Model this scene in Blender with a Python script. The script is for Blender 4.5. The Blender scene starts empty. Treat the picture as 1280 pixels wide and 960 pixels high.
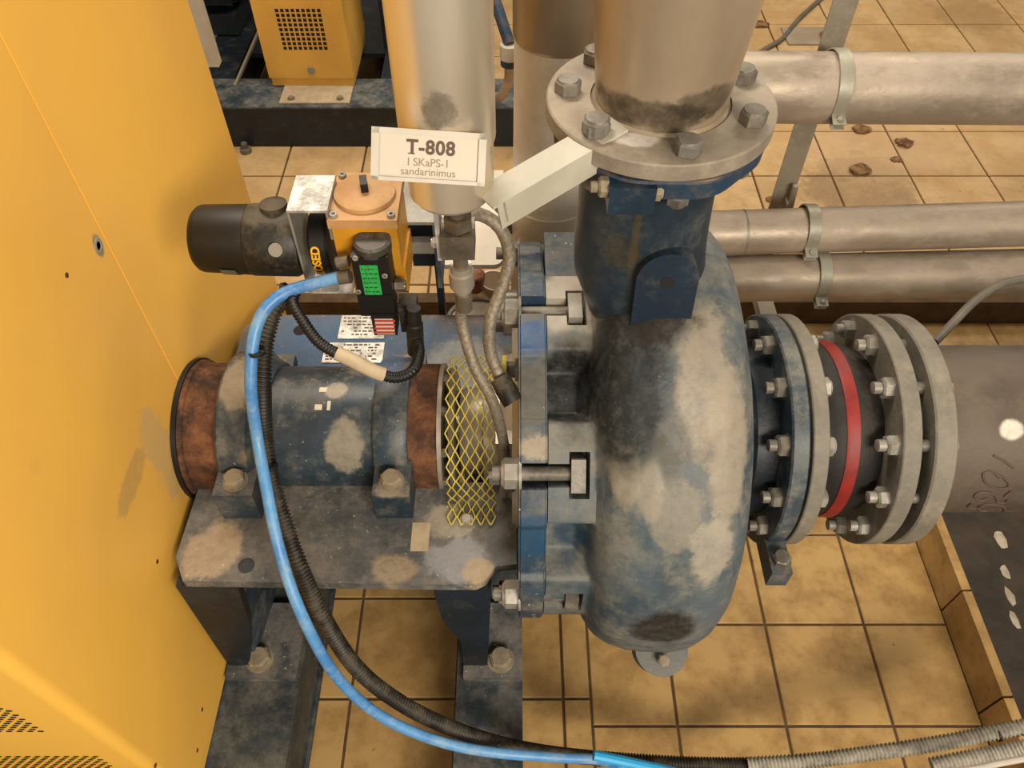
import bpy, bmesh, math, random
from mathutils import Vector, Matrix, Quaternion
random.seed(7)
PI = math.pi
R_ = math.radians
# ------------------------------------------------------------------ camera, world, lights, exposure
CAMZ, PITCH, FPX = 1.9, R_(50.6), 985.0
cd = bpy.data.cameras.new('camera'); cam = bpy.data.objects.new('camera', cd)
bpy.context.scene.collection.objects.link(cam)
cam.location = (0, 0, CAMZ); cam.rotation_euler = (PI/2 - PITCH, 0, 0)
cd.sensor_width = 36; cd.lens = 36*FPX/1280; cd.clip_start = .02; cd.clip_end = 60
bpy.context.scene.camera = cam
W = bpy.data.worlds.new('world'); bpy.context.scene.world = W; W.use_nodes = True
bg = W.node_tree.nodes['Background']; bg.inputs[0].default_value = (1.0, .89, .74, 1); bg.inputs[1].default_value = .40
def area(name, loc, tgt, sx, sy, power, col=(1, .88, .72)):
    l = bpy.data.lights.new(name, 'AREA'); l.shape = 'RECTANGLE'; l.size = sx; l.size_y = sy; l.energy = power; l.color = col
    o = bpy.data.objects.new(name, l); bpy.context.scene.collection.objects.link(o); o.location = loc
    o.rotation_euler = (Vector(tgt) - Vector(loc)).to_track_quat('-Z', 'Y').to_euler()
area('ceiling_light_back', (-.5, 2.3, 3.4), (0, 1, .5), 1.5, .5, 80)
area('fill_light_front', (1.1, -1.8, 2.6), (-.4, .7, .6), 1.6, .7, 130)  # added fill from the camera side, brightens the cabinet's front and side
area('ceiling_light_far', (2.2, 4.2, 3.6), (1.5, 3, 0), 1.5, .5, 55)
vs = bpy.context.scene.view_settings
bpy.context.scene.display_settings.display_device = 'sRGB'
vs.view_transform = 'Standard'; vs.look = 'None'; vs.gamma = 1; vs.use_curve_mapping = False; vs.exposure = 0.0
# ------------------------------------------------------------------ helpers
C = bpy.context.scene.collection
AX, AZ = .911, .655           # shaft axis: y and z
_s, _c = math.sin(PITCH), math.cos(PITCH)
def at(px, py, X=None, Y=None, Z=None):
    u, v = (px-640)/FPX, (py-480)/FPX
    a, b = _c - v*_s, -(_s + v*_c)
    t = X/u if X is not None else Y/a if Y is not None else (Z-CAMZ)/b
    return Vector((u*t, a*t, CAMZ + b*t))
def surf(px, py, R):          # where that sight line meets a cylinder of radius R about the shaft
    u, v = (px-640)/FPX, (py-480)/FPX
    a, b = _c - v*_s, -(_s + v*_c); oz = CAMZ-AZ
    A = a*a+b*b; B = 2*(-AX*a + oz*b); Cc = AX*AX+oz*oz-R*R
    D = max(B*B-4*A*Cc, 0); t = (-B-math.sqrt(D))/(2*A)
    return Vector((u*t, a*t, CAMZ+b*t))
def ring(X, R, deg): t = R_(deg); return Vector((X, AX - R*math.sin(t), AZ + R*math.cos(t)))
def lin(h):
    h = h.lstrip('#'); o = []
    for i in (0, 2, 4):
        v = int(h[i:i+2], 16)/255; o.append(v/12.92 if v <= .04045 else ((v+.055)/1.055)**2.4)
    return (*o, 1)
def wloc(o):
    v = Vector((0, 0, 0))
    while o: v = v + o.location; o = o.parent
    return v
def finish(me, angle=35):
    me.polygons.foreach_set('use_smooth', [True]*len(me.polygons))
    if hasattr(me, 'set_sharp_from_angle'): me.set_sharp_from_angle(angle=R_(angle))
def obj(name, bm, m, parent=None, label=None, cat=None, group=None, kind=None, bevel=0, angle=35):
    if bevel: bmesh.ops.bevel(bm, geom=[e for e in bm.edges if len(e.link_faces) == 2 and e.calc_face_angle(0) > .6], offset=bevel, segments=2, affect='EDGES', profile=.6, clamp_overlap=True)
    bmesh.ops.recalc_face_normals(bm, faces=bm.faces)
    if parent: off = wloc(parent)
    else:
        xs = [v.co.x for v in bm.verts]; ys = [v.co.y for v in bm.verts]; zs = [v.co.z for v in bm.verts]
        off = Vector(((min(xs)+max(xs))/2, (min(ys)+max(ys))/2, min(zs)))
    bmesh.ops.translate(bm, vec=-off, verts=bm.verts)
    me = bpy.data.meshes.new(name); bm.to_mesh(me); bm.free(); finish(me, angle)
    me.materials.append(m)
    o = bpy.data.objects.new(name, me); C.objects.link(o)
    if parent: o.parent = parent
    else: o.location = off
    return tag(o, label, cat, group, kind)
def tag(o, label=None, cat=None, group=None, kind=None):
    for k, v in (('label', label), ('category', cat), ('group', group), ('kind', kind)):
        if v: o[k] = v
    return o
def thing(name, loc, label, cat, group=None):
    o = bpy.data.objects.new(name, None); o.empty_display_size = .05; C.objects.link(o); o.location = loc
    return tag(o, label, cat, group)
def NB(): return bmesh.new()
def box(bm, x0, x1, y0, y1, z0, z1):
    v = [bm.verts.new((x, y, z)) for z in (z0, z1) for y in (y0, y1) for x in (x0, x1)]
    for f in ((0,2,3,1), (4,5,7,6), (0,1,5,4), (2,6,7,3), (0,4,6,2), (1,3,7,5)): bm.faces.new([v[i] for i in f])
    return v
def B(*a): bm = NB(); box(bm, *a); return bm
def obox(bm, c, ux, uy, uz, sx, sy, sz):      # oriented box
    c = Vector(c); vs_ = box(bm, -sx/2, sx/2, -sy/2, sy/2, -sz/2, sz/2)
    for v in vs_: x, y, z = v.co; v.co = c + ux*x + uy*y + uz*z
    return bm
def frame(d):
    d = Vector(d).normalized(); a = Vector((0, 0, 1)) if abs(d.z) < .9 else Vector((1, 0, 0))
    u = d.cross(a).normalized(); return u, d.cross(u).normalized(), d
def lathe(bm, prof, org, axis, n=64, full=True, a0=0, a1=2*PI):
    u, w, d = frame(axis); org = Vector(org); rows = []
    for (t, r) in prof:
        if r <= 1e-6: rows.append([bm.verts.new(org + d*t)]); continue
        k = n if full else n+1
        rows.append([bm.verts.new(org + d*t + (u*math.cos(a0+(a1-a0)*i/n) + w*math.sin(a0+(a1-a0)*i/n))*r) for i in range(k)])
    for a, b in zip(rows, rows[1:]):
        for i in range(n):
            j = (i+1) % n if full else i+1
            if len(a) == 1 and len(b) == 1: continue
            if len(a) == 1: bm.faces.new((a[0], b[i], b[j]))
            elif len(b) == 1: bm.faces.new((a[i], a[j], b[0]))
            else: bm.faces.new((a[i], a[j], b[j], b[i]))
    return bm
def cyl(bm, p0, p1, r0, r1=None, n=32, ch=0):
    p0, p1 = Vector(p0), Vector(p1); L = (p1-p0).length; r1 = r0 if r1 is None else r1
    pr = [(0, 0), (0, r0-ch), (ch, r0), (L-ch, r1), (L, r1-ch), (L, 0)] if ch else [(0, 0), (0, r0), (L, r1), (L, 0)]
    return lathe(bm, pr, p0, p1-p0, n)
def hollow(bm, p0, p1, ro, ri, n=48, ch=.001):
    p0, p1 = Vector(p0), Vector(p1); L = (p1-p0).length
    return lathe(bm, [(0, ri), (0, ro-ch), (ch, ro), (L-ch, ro), (L, ro-ch), (L, ri), (0, ri)], p0, p1-p0, n)
def smooth(pts, step=.01):
    P = [Vector(p) for p in pts]; P = [P[0]*2-P[1]] + P + [P[-1]*2-P[-2]]; out = []
    for i in range(1, len(P)-2):
        a, b, c, d = P[i-1:i+3]; n = max(2, int((c-b).length/step))
        for k in range(n):
            t = k/n; out.append(.5*((2*b) + (c-a)*t + (2*a-5*b+4*c-d)*t*t + (3*b-a-3*c+d)*t**3))
    out.append(P[-2]); return out
def tube(bm, pts, r, n=10, cap=True):
    pts = [Vector(p) for p in pts]; m = len(pts); rf = r if callable(r) else (lambda i: r)
    T = [(pts[min(i+1, m-1)] - pts[max(i-1, 0)]).normalized() for i in range(m)]
    u = frame(T[0])[0]; rows = []
    for i in range(m):
        u = (u - T[i]*u.dot(T[i])).normalized(); w = T[i].cross(u); rr = rf(i)
        rows.append([bm.verts.new(pts[i] + (u*math.cos(2*PI*k/n) + w*math.sin(2*PI*k/n))*rr) for k in range(n)])
    for a, b in zip(rows, rows[1:]):
        for k in range(n): bm.faces.new((a[k], a[(k+1) % n], b[(k+1) % n], b[k]))
    if cap: bm.faces.new(rows[0][::-1]); bm.faces.new(rows[-1])
    return bm
def prism(bm, pts, vec):
    a = [bm.verts.new(Vector(p)) for p in pts]; b = [bm.verts.new(Vector(p)+Vector(vec)) for p in pts]; n = len(a)
    bm.faces.new(a[::-1]); bm.faces.new(b)
    for i in range(n): bm.faces.new((a[i], a[(i+1) % n], b[(i+1) % n], b[i]))
    return bm
def text_mesh(s, size, depth=.0006, bold=0, spacing=1):
    cu = bpy.data.curves.new('txt', 'FONT'); cu.body = s; cu.size = size; cu.extrude = depth; cu.align_x = 'CENTER'; cu.align_y = 'CENTER'; cu.offset = bold; cu.space_character = spacing
    to = bpy.data.objects.new('txt', cu); C.objects.link(to)
    me = bpy.data.meshes.new_from_object(to.evaluated_get(bpy.context.evaluated_depsgraph_get())); bpy.data.objects.remove(to)
    return me
def text(s, size, pos, ux, uy, m, parent, name='lettering', **k):
    me = text_mesh(s, size, **k); ux = Vector(ux).normalized(); uz = ux.cross(Vector(uy)).normalized(); uy = uz.cross(ux)
    M = Matrix((ux, uy, uz)).transposed().to_4x4(); M.translation = Vector(pos) - wloc(parent)
    me.transform(M); me.materials.append(m); o = bpy.data.objects.new(name, me); C.objects.link(o); o.parent = parent; return o
_bm = {}
def hex_mesh(af, h, kind='head'):
    key = (af, h, kind)
    if key in _bm: return _bm[key]
    bm = NB(); r = af/2/math.cos(PI/6)
    if kind == 'T':   # square-ended block head
        box(bm, -af/2, af/2, -af*.42, af*.42, 0, h); bmesh.ops.bevel(bm, geom=bm.edges[:], offset=.003, segments=2, affect='EDGES')
    else:
        lathe(bm, [(0, 0), (0, r), (h*.82, r), (h, r*.8), (h+.0003, 0)], (0, 0, 0), (0, 0, 1), 6)
        if 'w' in kind: lathe(bm, [(-.004, 0), (-.004, r*1.15), (0, r*1.15), (.0001, 0)], (0, 0, 0), (0, 0, 1), 24)
        if 'n' in kind: lathe(bm, [(0, 0), (h, r*.56), (h*1.75, r*.56), (h*1.8, r*.45), (h*1.8, 0)], (0, 0, 0), (0, 0, 1), 16)
        else: lathe(bm, [(h*.9, r*.8), (h+.001, r*.75), (h+.0012, 0)], (0, 0, 0), (0, 0, 1), 24)
    bmesh.ops.recalc_face_normals(bm, faces=bm.faces)
    me = bpy.data.meshes.new('hex'); bm.to_mesh(me); bm.free(); finish(me, 25); _bm[key] = me; return me
def bolt(parent, pos, d, m, af=.03, h=.014, kind='headw', name='bolt', spin=None, label=None):
    me = hex_mesh(af, h, kind); mk = (af, h, kind, m.name)
    if mk not in _bm: c = me.copy(); c.materials.append(m); _bm[mk] = c
    o = bpy.data.objects.new(name, _bm[mk]); C.objects.link(o); o.parent = parent; o.location = Vector(pos) - wloc(parent)
    q = Vector((0, 0, 1)).rotation_difference(Vector(d).normalized()) @ Quaternion((0, 0, 1), random.random()*1.0 if spin is None else spin)
    o.rotation_euler = q.to_euler()
    if label: o['label'] = label
    return o
# ------------------------------------------------------------------ materials
def N(nt, t, **k):
    n = nt.nodes.new(t)
    for a, b in k.items(): setattr(n, a, b)
    return n
def mixc(nt, fac, a, b):
    n = N(nt, 'ShaderNodeMix', data_type='RGBA'); n.clamp_factor = True
    for s, v in ((n.inputs[0], fac), (n.inputs[6], a), (n.inputs[7], b)):
        if hasattr(v, 'links'): nt.links.new(v, s)
        else: s.default_value = v
    return n.outputs[2]
def noise(nt, vec, scale, detail=4, rough=.55):
    n = N(nt, 'ShaderNodeTexNoise'); n.inputs['Scale'].default_value = scale; n.inputs['Detail'].default_value = detail; n.inputs['Roughness'].default_value = rough
    nt.links.new(vec, n.inputs['Vector']); return n.outputs['Fac']
def rng(nt, v, a, b, c=0, d=1, sm=True):
    n = N(nt, 'ShaderNodeMapRange'); n.interpolation_type = 'SMOOTHSTEP' if sm else 'LINEAR'
    nt.links.new(v, n.inputs[0])
    for i, q in enumerate((a, b, c, d)): n.inputs[i+1].default_value = q
    return n.outputs[0]
def mth(nt, op, a, b=0):
    n = N(nt, 'ShaderNodeMath', operation=op)
    for s, v in ((n.inputs[0], a), (n.inputs[1], b)):
        if hasattr(v, 'links'): nt.links.new(v, s)
        else: s.default_value = v
    return n.outputs[0]
def mat(name, base, base2=None, s1=6, dust=None, damt=.5, s2=9, up=0, rough=.5, metal=0, bump=.15, bs=120, specks=None, stains=(), rnd=0, stretch=None, chips=None, spec=.5):
    m = bpy.data.materials.new(name); m.use_nodes = True; nt = m.node_tree; bs_ = nt.nodes['Principled BSDF']
    geo = N(nt, 'ShaderNodeNewGeometry'); pos = geo.outputs['Position']; P0 = pos
    if stretch:
        mp = N(nt, 'ShaderNodeMapping'); mp.inputs['Scale'].default_value = stretch; nt.links.new(pos, mp.inputs['Vector']); pos = mp.outputs[0]
    col = lin(base)
    if base2: col = mixc(nt, rng(nt, noise(nt, pos, s1), .38, .62), col, lin(base2))
    if rnd:
        oi = N(nt, 'ShaderNodeObjectInfo'); hs = N(nt, 'ShaderNodeHueSaturation')
        nt.links.new(rng(nt, oi.outputs['Random'], 0, 1, 1-rnd, 1+rnd, False), hs.inputs['Value'])
        if hasattr(col, 'links'): nt.links.new(col, hs.inputs['Color'])
        else: hs.inputs['Color'].default_value = col
        col = hs.outputs[0]
    ro = rough
    if dust:
        nn = mth(nt, 'ADD', mth(nt, 'MULTIPLY', noise(nt, pos, s2, 12, .72), .8), mth(nt, 'MULTIPLY', noise(nt, pos, s2*4.3, 6, .7), .2))
        if up:
            sx = N(nt, 'ShaderNodeSeparateXYZ'); nt.links.new(geo.outputs['Normal'], sx.inputs[0])
            nn = mth(nt, 'ADD', nn, mth(nt, 'MULTIPLY', sx.outputs[2], up))
        e = .75 - damt*.5; fac = mth(nt, 'MULTIPLY', rng(nt, nn, e-.13, e+.12, 0, .9), rng(nt, noise(nt, P0, 55, 5, .7), .3, .62, .45, 1))
        col = mixc(nt, fac, col, lin(dust)); ro = rng(nt, fac, 0, 1, rough, .85)
    if chips:
        col = mixc(nt, rng(nt, noise(nt, P0, chips[1], 3, .7), chips[2], chips[2]+.02), col, lin(chips[0]))
    for (c, r, colr, k, st) in stains:
        a = N(nt, 'ShaderNodeVectorMath', operation='SUBTRACT'); nt.links.new(P0, a.inputs[0]); a.inputs[1].default_value = tuple(c)
        b = N(nt, 'ShaderNodeVectorMath', operation='DIVIDE'); nt.links.new(a.outputs[0], b.inputs[0]); b.inputs[1].default_value = tuple(r)
        l = N(nt, 'ShaderNodeVectorMath', operation='LENGTH'); nt.links.new(b.outputs[0], l.inputs[0])
        q = mth(nt, 'ADD', l.outputs['Value'], mth(nt, 'MULTIPLY', mth(nt, 'SUBTRACT', noise(nt, P0, 17, 12, .72), .5), k*3.2))
        col = mixc(nt, mth(nt, 'MULTIPLY', rng(nt, q, .72, 1.12, st, 0), rng(nt, noise(nt, P0, 60, 6, .7), .3, .6, .7, 1)), col, lin(colr))
    if specks:
        col = mixc(nt, rng(nt, noise(nt, P0, specks[1], 2, .5), specks[2]+.01, specks[2]+.06, 0, .55), col, lin(specks[0]))
    for s, v in ((bs_.inputs['Base Color'], col), (bs_.inputs['Roughness'], ro)):
        if hasattr(v, 'links'): nt.links.new(v, s)
        else: s.default_value = v
    bs_.inputs['Metallic'].default_value = metal; bs_.inputs['Specular IOR Level'].default_value = spec
    if bump:
        bn = N(nt, 'ShaderNodeBump'); bn.inputs['Strength'].default_value = bump; bn.inputs['Distance'].default_value = .004
        nt.links.new(noise(nt, pos, bs, 5, .6), bn.inputs['Height']); nt.links.new(bn.outputs[0], bs_.inputs['Normal'])
    return m
M = {}
M['blue'] = mat('blue_paint', '#25333e', '#34434e', 9, '#7e7a70', .36, 14, .05, .45, specks=('#b9b3a6', 150, .72))
M['blueclean'] = mat('blue_paint_clean', '#0f2030', '#182e40', 7, '#5c5a52', .22, 12, .04, .4)
M['bluedark'] = mat('blue_paint_dark', '#0c151e', '#12202c', 7, '#4c4a43', .22, 12, .05, .5)
sf = surf
BEI, DK, GR = '#938877', '#2a2318', '#6c716c'
M['volute'] = mat('volute_paint', '#34444f', '#4b5860', 8, '#7f7a6d', .44, 11, .03, .5, bump=.25, bs=60, specks=('#c9c2b3', 170, .74), stains=[
    (sf(872, 480, .40), (.045, .12, .13), BEI, .55, .95), (sf(905, 560, .39), (.035, .12, .12), BEI, .5, .9), (sf(845, 640, .41), (.04, .07, .07), '#857e70', .7, .75), (sf(885, 690, .40), (.035, .07, .07), '#9c9484', .7, .8),
    (sf(735, 352, .37), (.06, .10, .10), '#b3a998', .35, .95), (sf(700, 372, .36), (.04, .07, .05), '#a49c8f', .3, .9), (sf(783, 595, .41), (.024, .055, .055), '#8d8473', .35, .92), (sf(815, 610, .41), (.02, .05, .05), '#948b7a', .4, .7),
    (sf(722, 440, .37), (.04, .05, .05), '#6f6b5d', .4, .8),
    (sf(785, 480, .40), (.066, .135, .14), '#151b1d', .16, .97), (sf(822, 402, .42), (.065, .055, .05), '#221b12', .5, .97), (sf(712, 480, .31), (.05, .09, .08), '#100e0a', .2, .98),  # last entry blackens the recess between two bolt pads
    (sf(715, 550, .38), (.05, .03, .03), '#4a4334', .4, .85), (sf(840, 560, .41), (.03, .06, .06), '#4f4c45', .6, .7),
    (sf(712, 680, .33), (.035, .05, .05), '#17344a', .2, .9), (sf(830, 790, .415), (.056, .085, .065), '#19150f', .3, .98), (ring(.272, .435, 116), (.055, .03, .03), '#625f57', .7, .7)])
M['cover'] = mat('cover_flange_paint', '#1f3245', '#2c4456', 10, '#756e60', .38, 14, .05, .42, specks=('#d8d4cc', 90, .7), stains=[
    (sf(668, 490, .36), (.06, .05, .05), '#57534a', .5, .85), (sf(668, 560, .36), (.06, .02, .02), '#9a8c74', .8, .8), (sf(668, 420, .36), (.06, .03, .03), '#2b4f7c', .4, .8), (sf(668, 675, .36), (.06, .05, .05), '#17405f', .3, .9)])
M['plate'] = mat('bracket_paint', '#2f383e', '#41474a', 12, '#77716a', .50, 13, .03, .55, bump=.3, specks=('#c7c0b2', 120, .68), stains=[
    (at(262, 690, Z=.634), (.055, .06, .3), '#a8957c', .5, .9), (at(520, 392, Z=.7), (.3, .05, .3), '#42597a', .8, .5), (at(450, 430, Z=.65), (.3, .09, .3), '#46607c', .5, .85), (at(578, 430, Z=.7), (.10, .09, .3), '#9a9c9b', .35, .75), (at(400, 420, Z=.65), (.15, .09, .3), '#3f5d80', .5, .7),
    (at(490, 710, Z=.634), (.04, .03, .1), '#9c8a6e', .5, .8), (at(575, 695, Z=.634), (.055, .05, .1), '#8e8f92', .7, .8), (at(560, 655, Z=.634), (.05, .04, .1), '#a59a85', .7, .7), (at(600, 715, Z=.634), (.03, .03, .1), '#a28f74', .5, .9)])
M['barrel'] = mat('housing_paint', '#1d2c39', '#2a3a46', 10, '#7a7467', .30, 14, .05, .42, specks=('#b5b3ac', 130, .69), stains=[
    (sf(430, 560, .12), (.035, .06, .05), '#8f8877', .6, .9), (sf(420, 488, .12), (.022, .02, .02), '#9c9484', .4, .85), (sf(300, 470, .15), (.03, .08, .05), '#97896f', .6, .8), (sf(490, 610, .2), (.05, .05, .03), '#a39780', .4, .8), (sf(300, 600, .2), (.05, .06, .03), '#93866f', .4, .8),
    (sf(485, 450, .14), (.04, .08, .08), '#4a6488', .4, .7)])
M['rust'] = mat('rust', '#5b341c', '#2c190f', 12, '#8a5c3a', .40, 18, 0, .8, bump=.6, bs=90)
M['yellow'] = mat('cabinet_yellow', '#eeb94e', '#e8b352', 1.6, None, rough=.42, bump=.05, bs=300, stains=[
    (at(205, 570, X=-.61), (.1, .045, .11), '#c4a878', .7, .7), (at(165, 600, X=-.61), (.1, .06, .025), '#b3925e', .7, .6), (at(123, 307, X=-.61), (.1, .013, .02), '#6c6a63', .12, .9), (at(218, 565, X=-.61), (.1, .01, .02), '#4b4740', .4, .8),
    (at(44, 583+0, X=-.61), (.1, .012, .012), '#d8a850', .1, .4)], chips=('#4a2216', 9, .80))
M['yellow2'] = mat('cabinet_yellow_bright', '#cf9006', '#cc9210', 1.6, rough=.42, bump=.05, bs=300)
M['yellowback'] = mat('machine_yellow', '#dfae50', '#d3a24a', 5, rough=.5, bump=.05, chips=('#3b2416', 14, .70))
M['seam'] = mat('seam_dark', '#7a5410', rough=.7, bump=0)
M['black'] = mat('black_plastic', '#070605', '#0c0b08', 9, '#2d281f', .14, 16, .03, .5, bump=.05)
M['blackdusty'] = mat('black_dusty', '#0f0d0a', '#1a1610', 12, '#60553f', .34, 17, .05, .5)
M['rubber'] = mat('black_rubber', '#12100d', '#1b1713', 9, '#3a352c', .3, 14, .05, .65)
M['red'] = mat('red_stripe', '#8a1d18', '#781a16', 20, rough=.55, bump=.05)
M['grayflange'] = mat('flange_gray', '#6c675c', '#767064', 16, '#8d8576', .35, 18, .02, .6, metal=.0, bump=.25)
M['galv'] = mat('galvanised', '#8d8c86', '#7c7a72', 20, '#a8a294', .35, 18, .03, .45, metal=.35, bump=.1)
M['dischfl'] = mat('discharge_flange', '#8c8274', '#7b7163', 9, '#a39683', .42, 10, .02, .55, metal=.1, bump=.2, stains=[(at(828, 168, Z=1.36), (.03, .016, .03), '#7a6c58', .6, .8), (at(795, 175, Z=1.36), (.03, .018, .03), '#d6cfc4', .5, .8)])
M['dischpipe'] = mat('discharge_pipe', '#b3a28a', '#a5927a', 5, None, rough=.34, metal=.55, bump=.12, bs=40, stains=[((.15, .82, 1.385), (.09, .1, .022), '#3a3429', .5, .8), ((.23, .83, 1.40), (.05, .1, .022), '#40382c', .6, .7)], stretch=(1, 1, .6))
M['hexbolt'] = mat('bolt_steel', '#75716a', '#5d5850', 30, '#8f8675', .4, 25, 0, .5, metal=.3, bump=.2)
M['boltdusty'] = mat('bolt_dusty', '#8f826c', '#7b705d', 30, rough=.85, bump=.35)
M['boltgray'] = mat('bolt_light', '#9b978e', '#827d72', 30, rough=.5, metal=.3, bump=.2)
M['stainless'] = mat('stainless', '#ece2cf', '#d3c7b2', 6, rough=.34, metal=.8, bump=.08, bs=30, stretch=(1, 1, .25), stains=[(at(552, 140, Y=.72), (.02, .05, .022), '#5f5544', .8, .6)])
M['clad'] = mat('cladding_metal', '#ddd4c4', '#cbc0ae', 5, rough=.38, metal=.2, bump=.12, bs=20)
M['whitepipe'] = mat('pale_pipe', '#ddd5c7', '#cec5b6', 6, '#b5ab9b', .3, 10, 0, .5, bump=.1)
M['pipe'] = mat('steel_pipe', '#ac9d8c', '#9a8c7c', 7, '#bdb0a0', .36, 9, .08, .42, metal=.35, bump=.15, stretch=(.5, 1, 1))
M['suction'] = mat('suction_pipe', '#5c5146', '#4d443a', 7, '#6a5f52', .4, 9, .0, .6, metal=.1, bump=.2, stains=[(sf(1266, 537, .165), (.022, .02, .02), '#d8cfc0', .25, .95)])
M['bracketwhite'] = mat('bracket_white', '#b0ab9b', '#a29d8d', 8, rough=.5, bump=.05)
M['shinybr'] = mat('zinc_bracket', '#d6d3cc', '#9b9994', 30, rough=.4, metal=.4, bump=.2)
M['actyellow'] = mat('actuator_yellow', '#cf9420', '#bf861c', 12, '#a07440', .3, 18, .02, .45, bump=.1)
M['actlid'] = mat('actuator_lid', '#b58a58', '#a57b4c', 12, '#c09a70', .4, 18, .05, .6, bump=.15)
M['white'] = mat('white_plastic', '#c4bdb0', '#b8b0a2', 10, rough=.4, bump=.02)
M['paper'] = mat('paper', '#c9bfae', rough=.6, bump=0)
M['ink'] = mat('ink_brown', '#5a463a', rough=.7, bump=0)
M['ink2'] = mat('ink_light_brown', '#8f7c6c', rough=.7, bump=0)
M['green'] = mat('green_label', '#2da24d', '#239043', 160, rough=.5, bump=0)
M['redlabel'] = mat('red_label', '#a8433a', rough=.5, bump=0)
M['letter'] = mat('yellow_print', '#e0a81c', rough=.5, bump=0)
M['topcap'] = mat('cap_grey', '#3c3a36', '#2b2926', 20, '#77726a', .3, 20, .05, .45)
M['dot'] = mat('grey_dot', '#8a857c', rough=.6, bump=0)
M['hoseblue'] = mat('blue_hose', '#3a78b8', '#5690c4', 12, '#8fa9bb', .34, 30, .02, .4, bump=.05)
M['hosecyan'] = mat('bright_blue_hose', '#2c9fd8', rough=.4, bump=.02)
M['conduit'] = mat('black_conduit', '#12100d', '#1d1914', 10, '#5d5444', .28, 16, .08, .5, bump=0)
M['conduitgrey'] = mat('dusty_conduit', '#3a362f', '#6d675c', 16, '#aaa496', .56, 14, .1, .6, bump=0)
M['cable'] = mat('grey_cable', '#6b6558', '#5b564b', 12, rough=.6, bump=.05)
M['beige'] = mat('beige_tape', '#b5a488', '#a8977b', 30, rough=.7, bump=.1)
M['braid'] = mat('braided_hose', '#8c8374', '#75695a', 200, rough=.5, metal=.4, bump=.3, bs=500)
M['brass'] = mat('fitting_steel', '#6f6558', '#585043', 20, '#9a917f', .3, 25, 0, .4, metal=.5, bump=.1)
M['seal'] = mat('seal_metal', '#b8b0a2', '#a1988a', 12, rough=.4, metal=.5, bump=.08)
M['dark'] = mat('dark_void', '#100d0a', rough=.8, bump=0)
M['mesh'] = mat('mesh_yellow', '#d9cc62', '#c4b046', 60, rough=.5, bump=.1)
M['tile'] = mat('floor_tile', '#b8965f', '#a78550', 9, '#86673c', .36, 9, 0, .42, bump=.12, bs=40, rnd=.07, specks=('#5a3f22', 40, .73))
M['tileback'] = mat('raised_floor_tile', '#c8a878', '#bb9866', 7, '#a2845a', .36, 9, 0, .45, bump=.1, bs=40, rnd=.06, specks=('#6d4c28', 30, .74), stains=[
    (at(1075, 235, Z=.09), (.22, .22, .1), '#7d6349', .6, .6), (at(1080, 180, Z=.09), (.3, .25, .1), '#b79873', .6, .6), (at(1215, 20, Z=.09), (.2, .2, .1), '#8f6f48', .6, .5)])
M['grout'] = mat('grout', '#5c462b', '#4b3822', 20, rough=.85, bump=.2)
M['concrete'] = mat('concrete', '#382f26', '#2d261e', 8, '#463c31', .4, 9, 0, .85, bump=.4, bs=80)
M['paint'] = mat('white_paint_splash', '#b5a996', '#9c907e', 30, rough=.8, bump=.2)
M['post'] = mat('post_grey', '#8b8272', '#7d7565', 9, '#9d9483', .3, 12, 0, .55, bump=.1)
M['clamp'] = mat('clamp_zinc', '#a4a092', '#93907f', 18, '#b4ae9e', .3, 18, 0, .45, metal=.3, bump=.1)
M['wood'] = mat('stick_brown', '#6b5238', rough=.8)
M['copper'] = mat('copper_debris', '#a07058', '#7a4a38', 60, rough=.6, bump=.6, bs=150)
M['stone'] = mat('debris_stone', '#8a6a45', '#5a3b22', 40, rough=.9, bump=.5)
# ------------------------------------------------------------------ setting: floors
def tiles(parent, xs, ys, z, m, g=.006):
    cache = {}
    for i in range(len(xs)-1):
        for j in range(len(ys)-1):
            w, d = xs[i+1]-xs[i]-g, ys[j+1]-ys[j]-g
            k = (round(w, 3), round(d, 3))
            if k not in cache:
                bm = B(-w/2, w/2, -d/2, d/2, -.010, 0)
                bmesh.ops.bevel(bm, geom=[e for e in bm.edges if e.verts[0].co.z > -.001 and e.verts[1].co.z > -.001], offset=.002, segments=1, affect='EDGES')
                me = bpy.data.meshes.new('tile'); bm.to_mesh(me); bm.free(); me.materials.append(m); cache[k] = me
            o = bpy.data.objects.new('tile', cache[k]); C.objects.link(o); o.parent = parent
            o.location = Vector(((xs[i]+xs[i+1])/2, (ys[j]+ys[j+1])/2, z + random.uniform(-.0006, .0006))) - wloc(parent)
YS, ZS = 1.84, .09
bm = B(-2.6, 3.2, -1.2, YS, -.1, -.004)
fl = obj('floor', bm, M['grout'], kind='structure')
gx = [-1.38, -1.13, -.88, -.63, -.38, -.13, .12]; gy = [.104, .354, .604, .854, 1.104, 1.354, 1.604, 1.828]
tiles(fl, gx, gy, 0, M['tile'])
tiles(fl, [.12, .185], gy, .002, M['tile'])
gx = [.185, .381, .631, .878, 1.085]; gy = [.045, .295, .543, .785, 1.035, 1.285, 1.535, 1.828]
tiles(fl, gx, gy, 0, M['tile'])
tiles(fl, [1.085+.25*k for k in range(0, 8)], [1.33, 1.58, 1.828], 0, M['tile'])
bm = B(-3.2, 4.8, YS, 7.0, -.1, ZS-.006)
fb = obj('floor', bm, M['grout'], kind='structure', label='raised tiled floor behind the pump')
tiles(fb, [1.81-.298*k for k in range(15, 0, -1)] + [1.81+.298*k for k in range(0, 8)], [YS, 1.914, 2.212] + [2.51+.298*k for k in range(0, 7)], ZS, M['tileback'], .007)
bm = B(-3.0, 3.1, YS-.014, YS+.03, -.004, ZS+.004); obj('trim_1', bm, M['grout'], kind='structure', bevel=.004)
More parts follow.
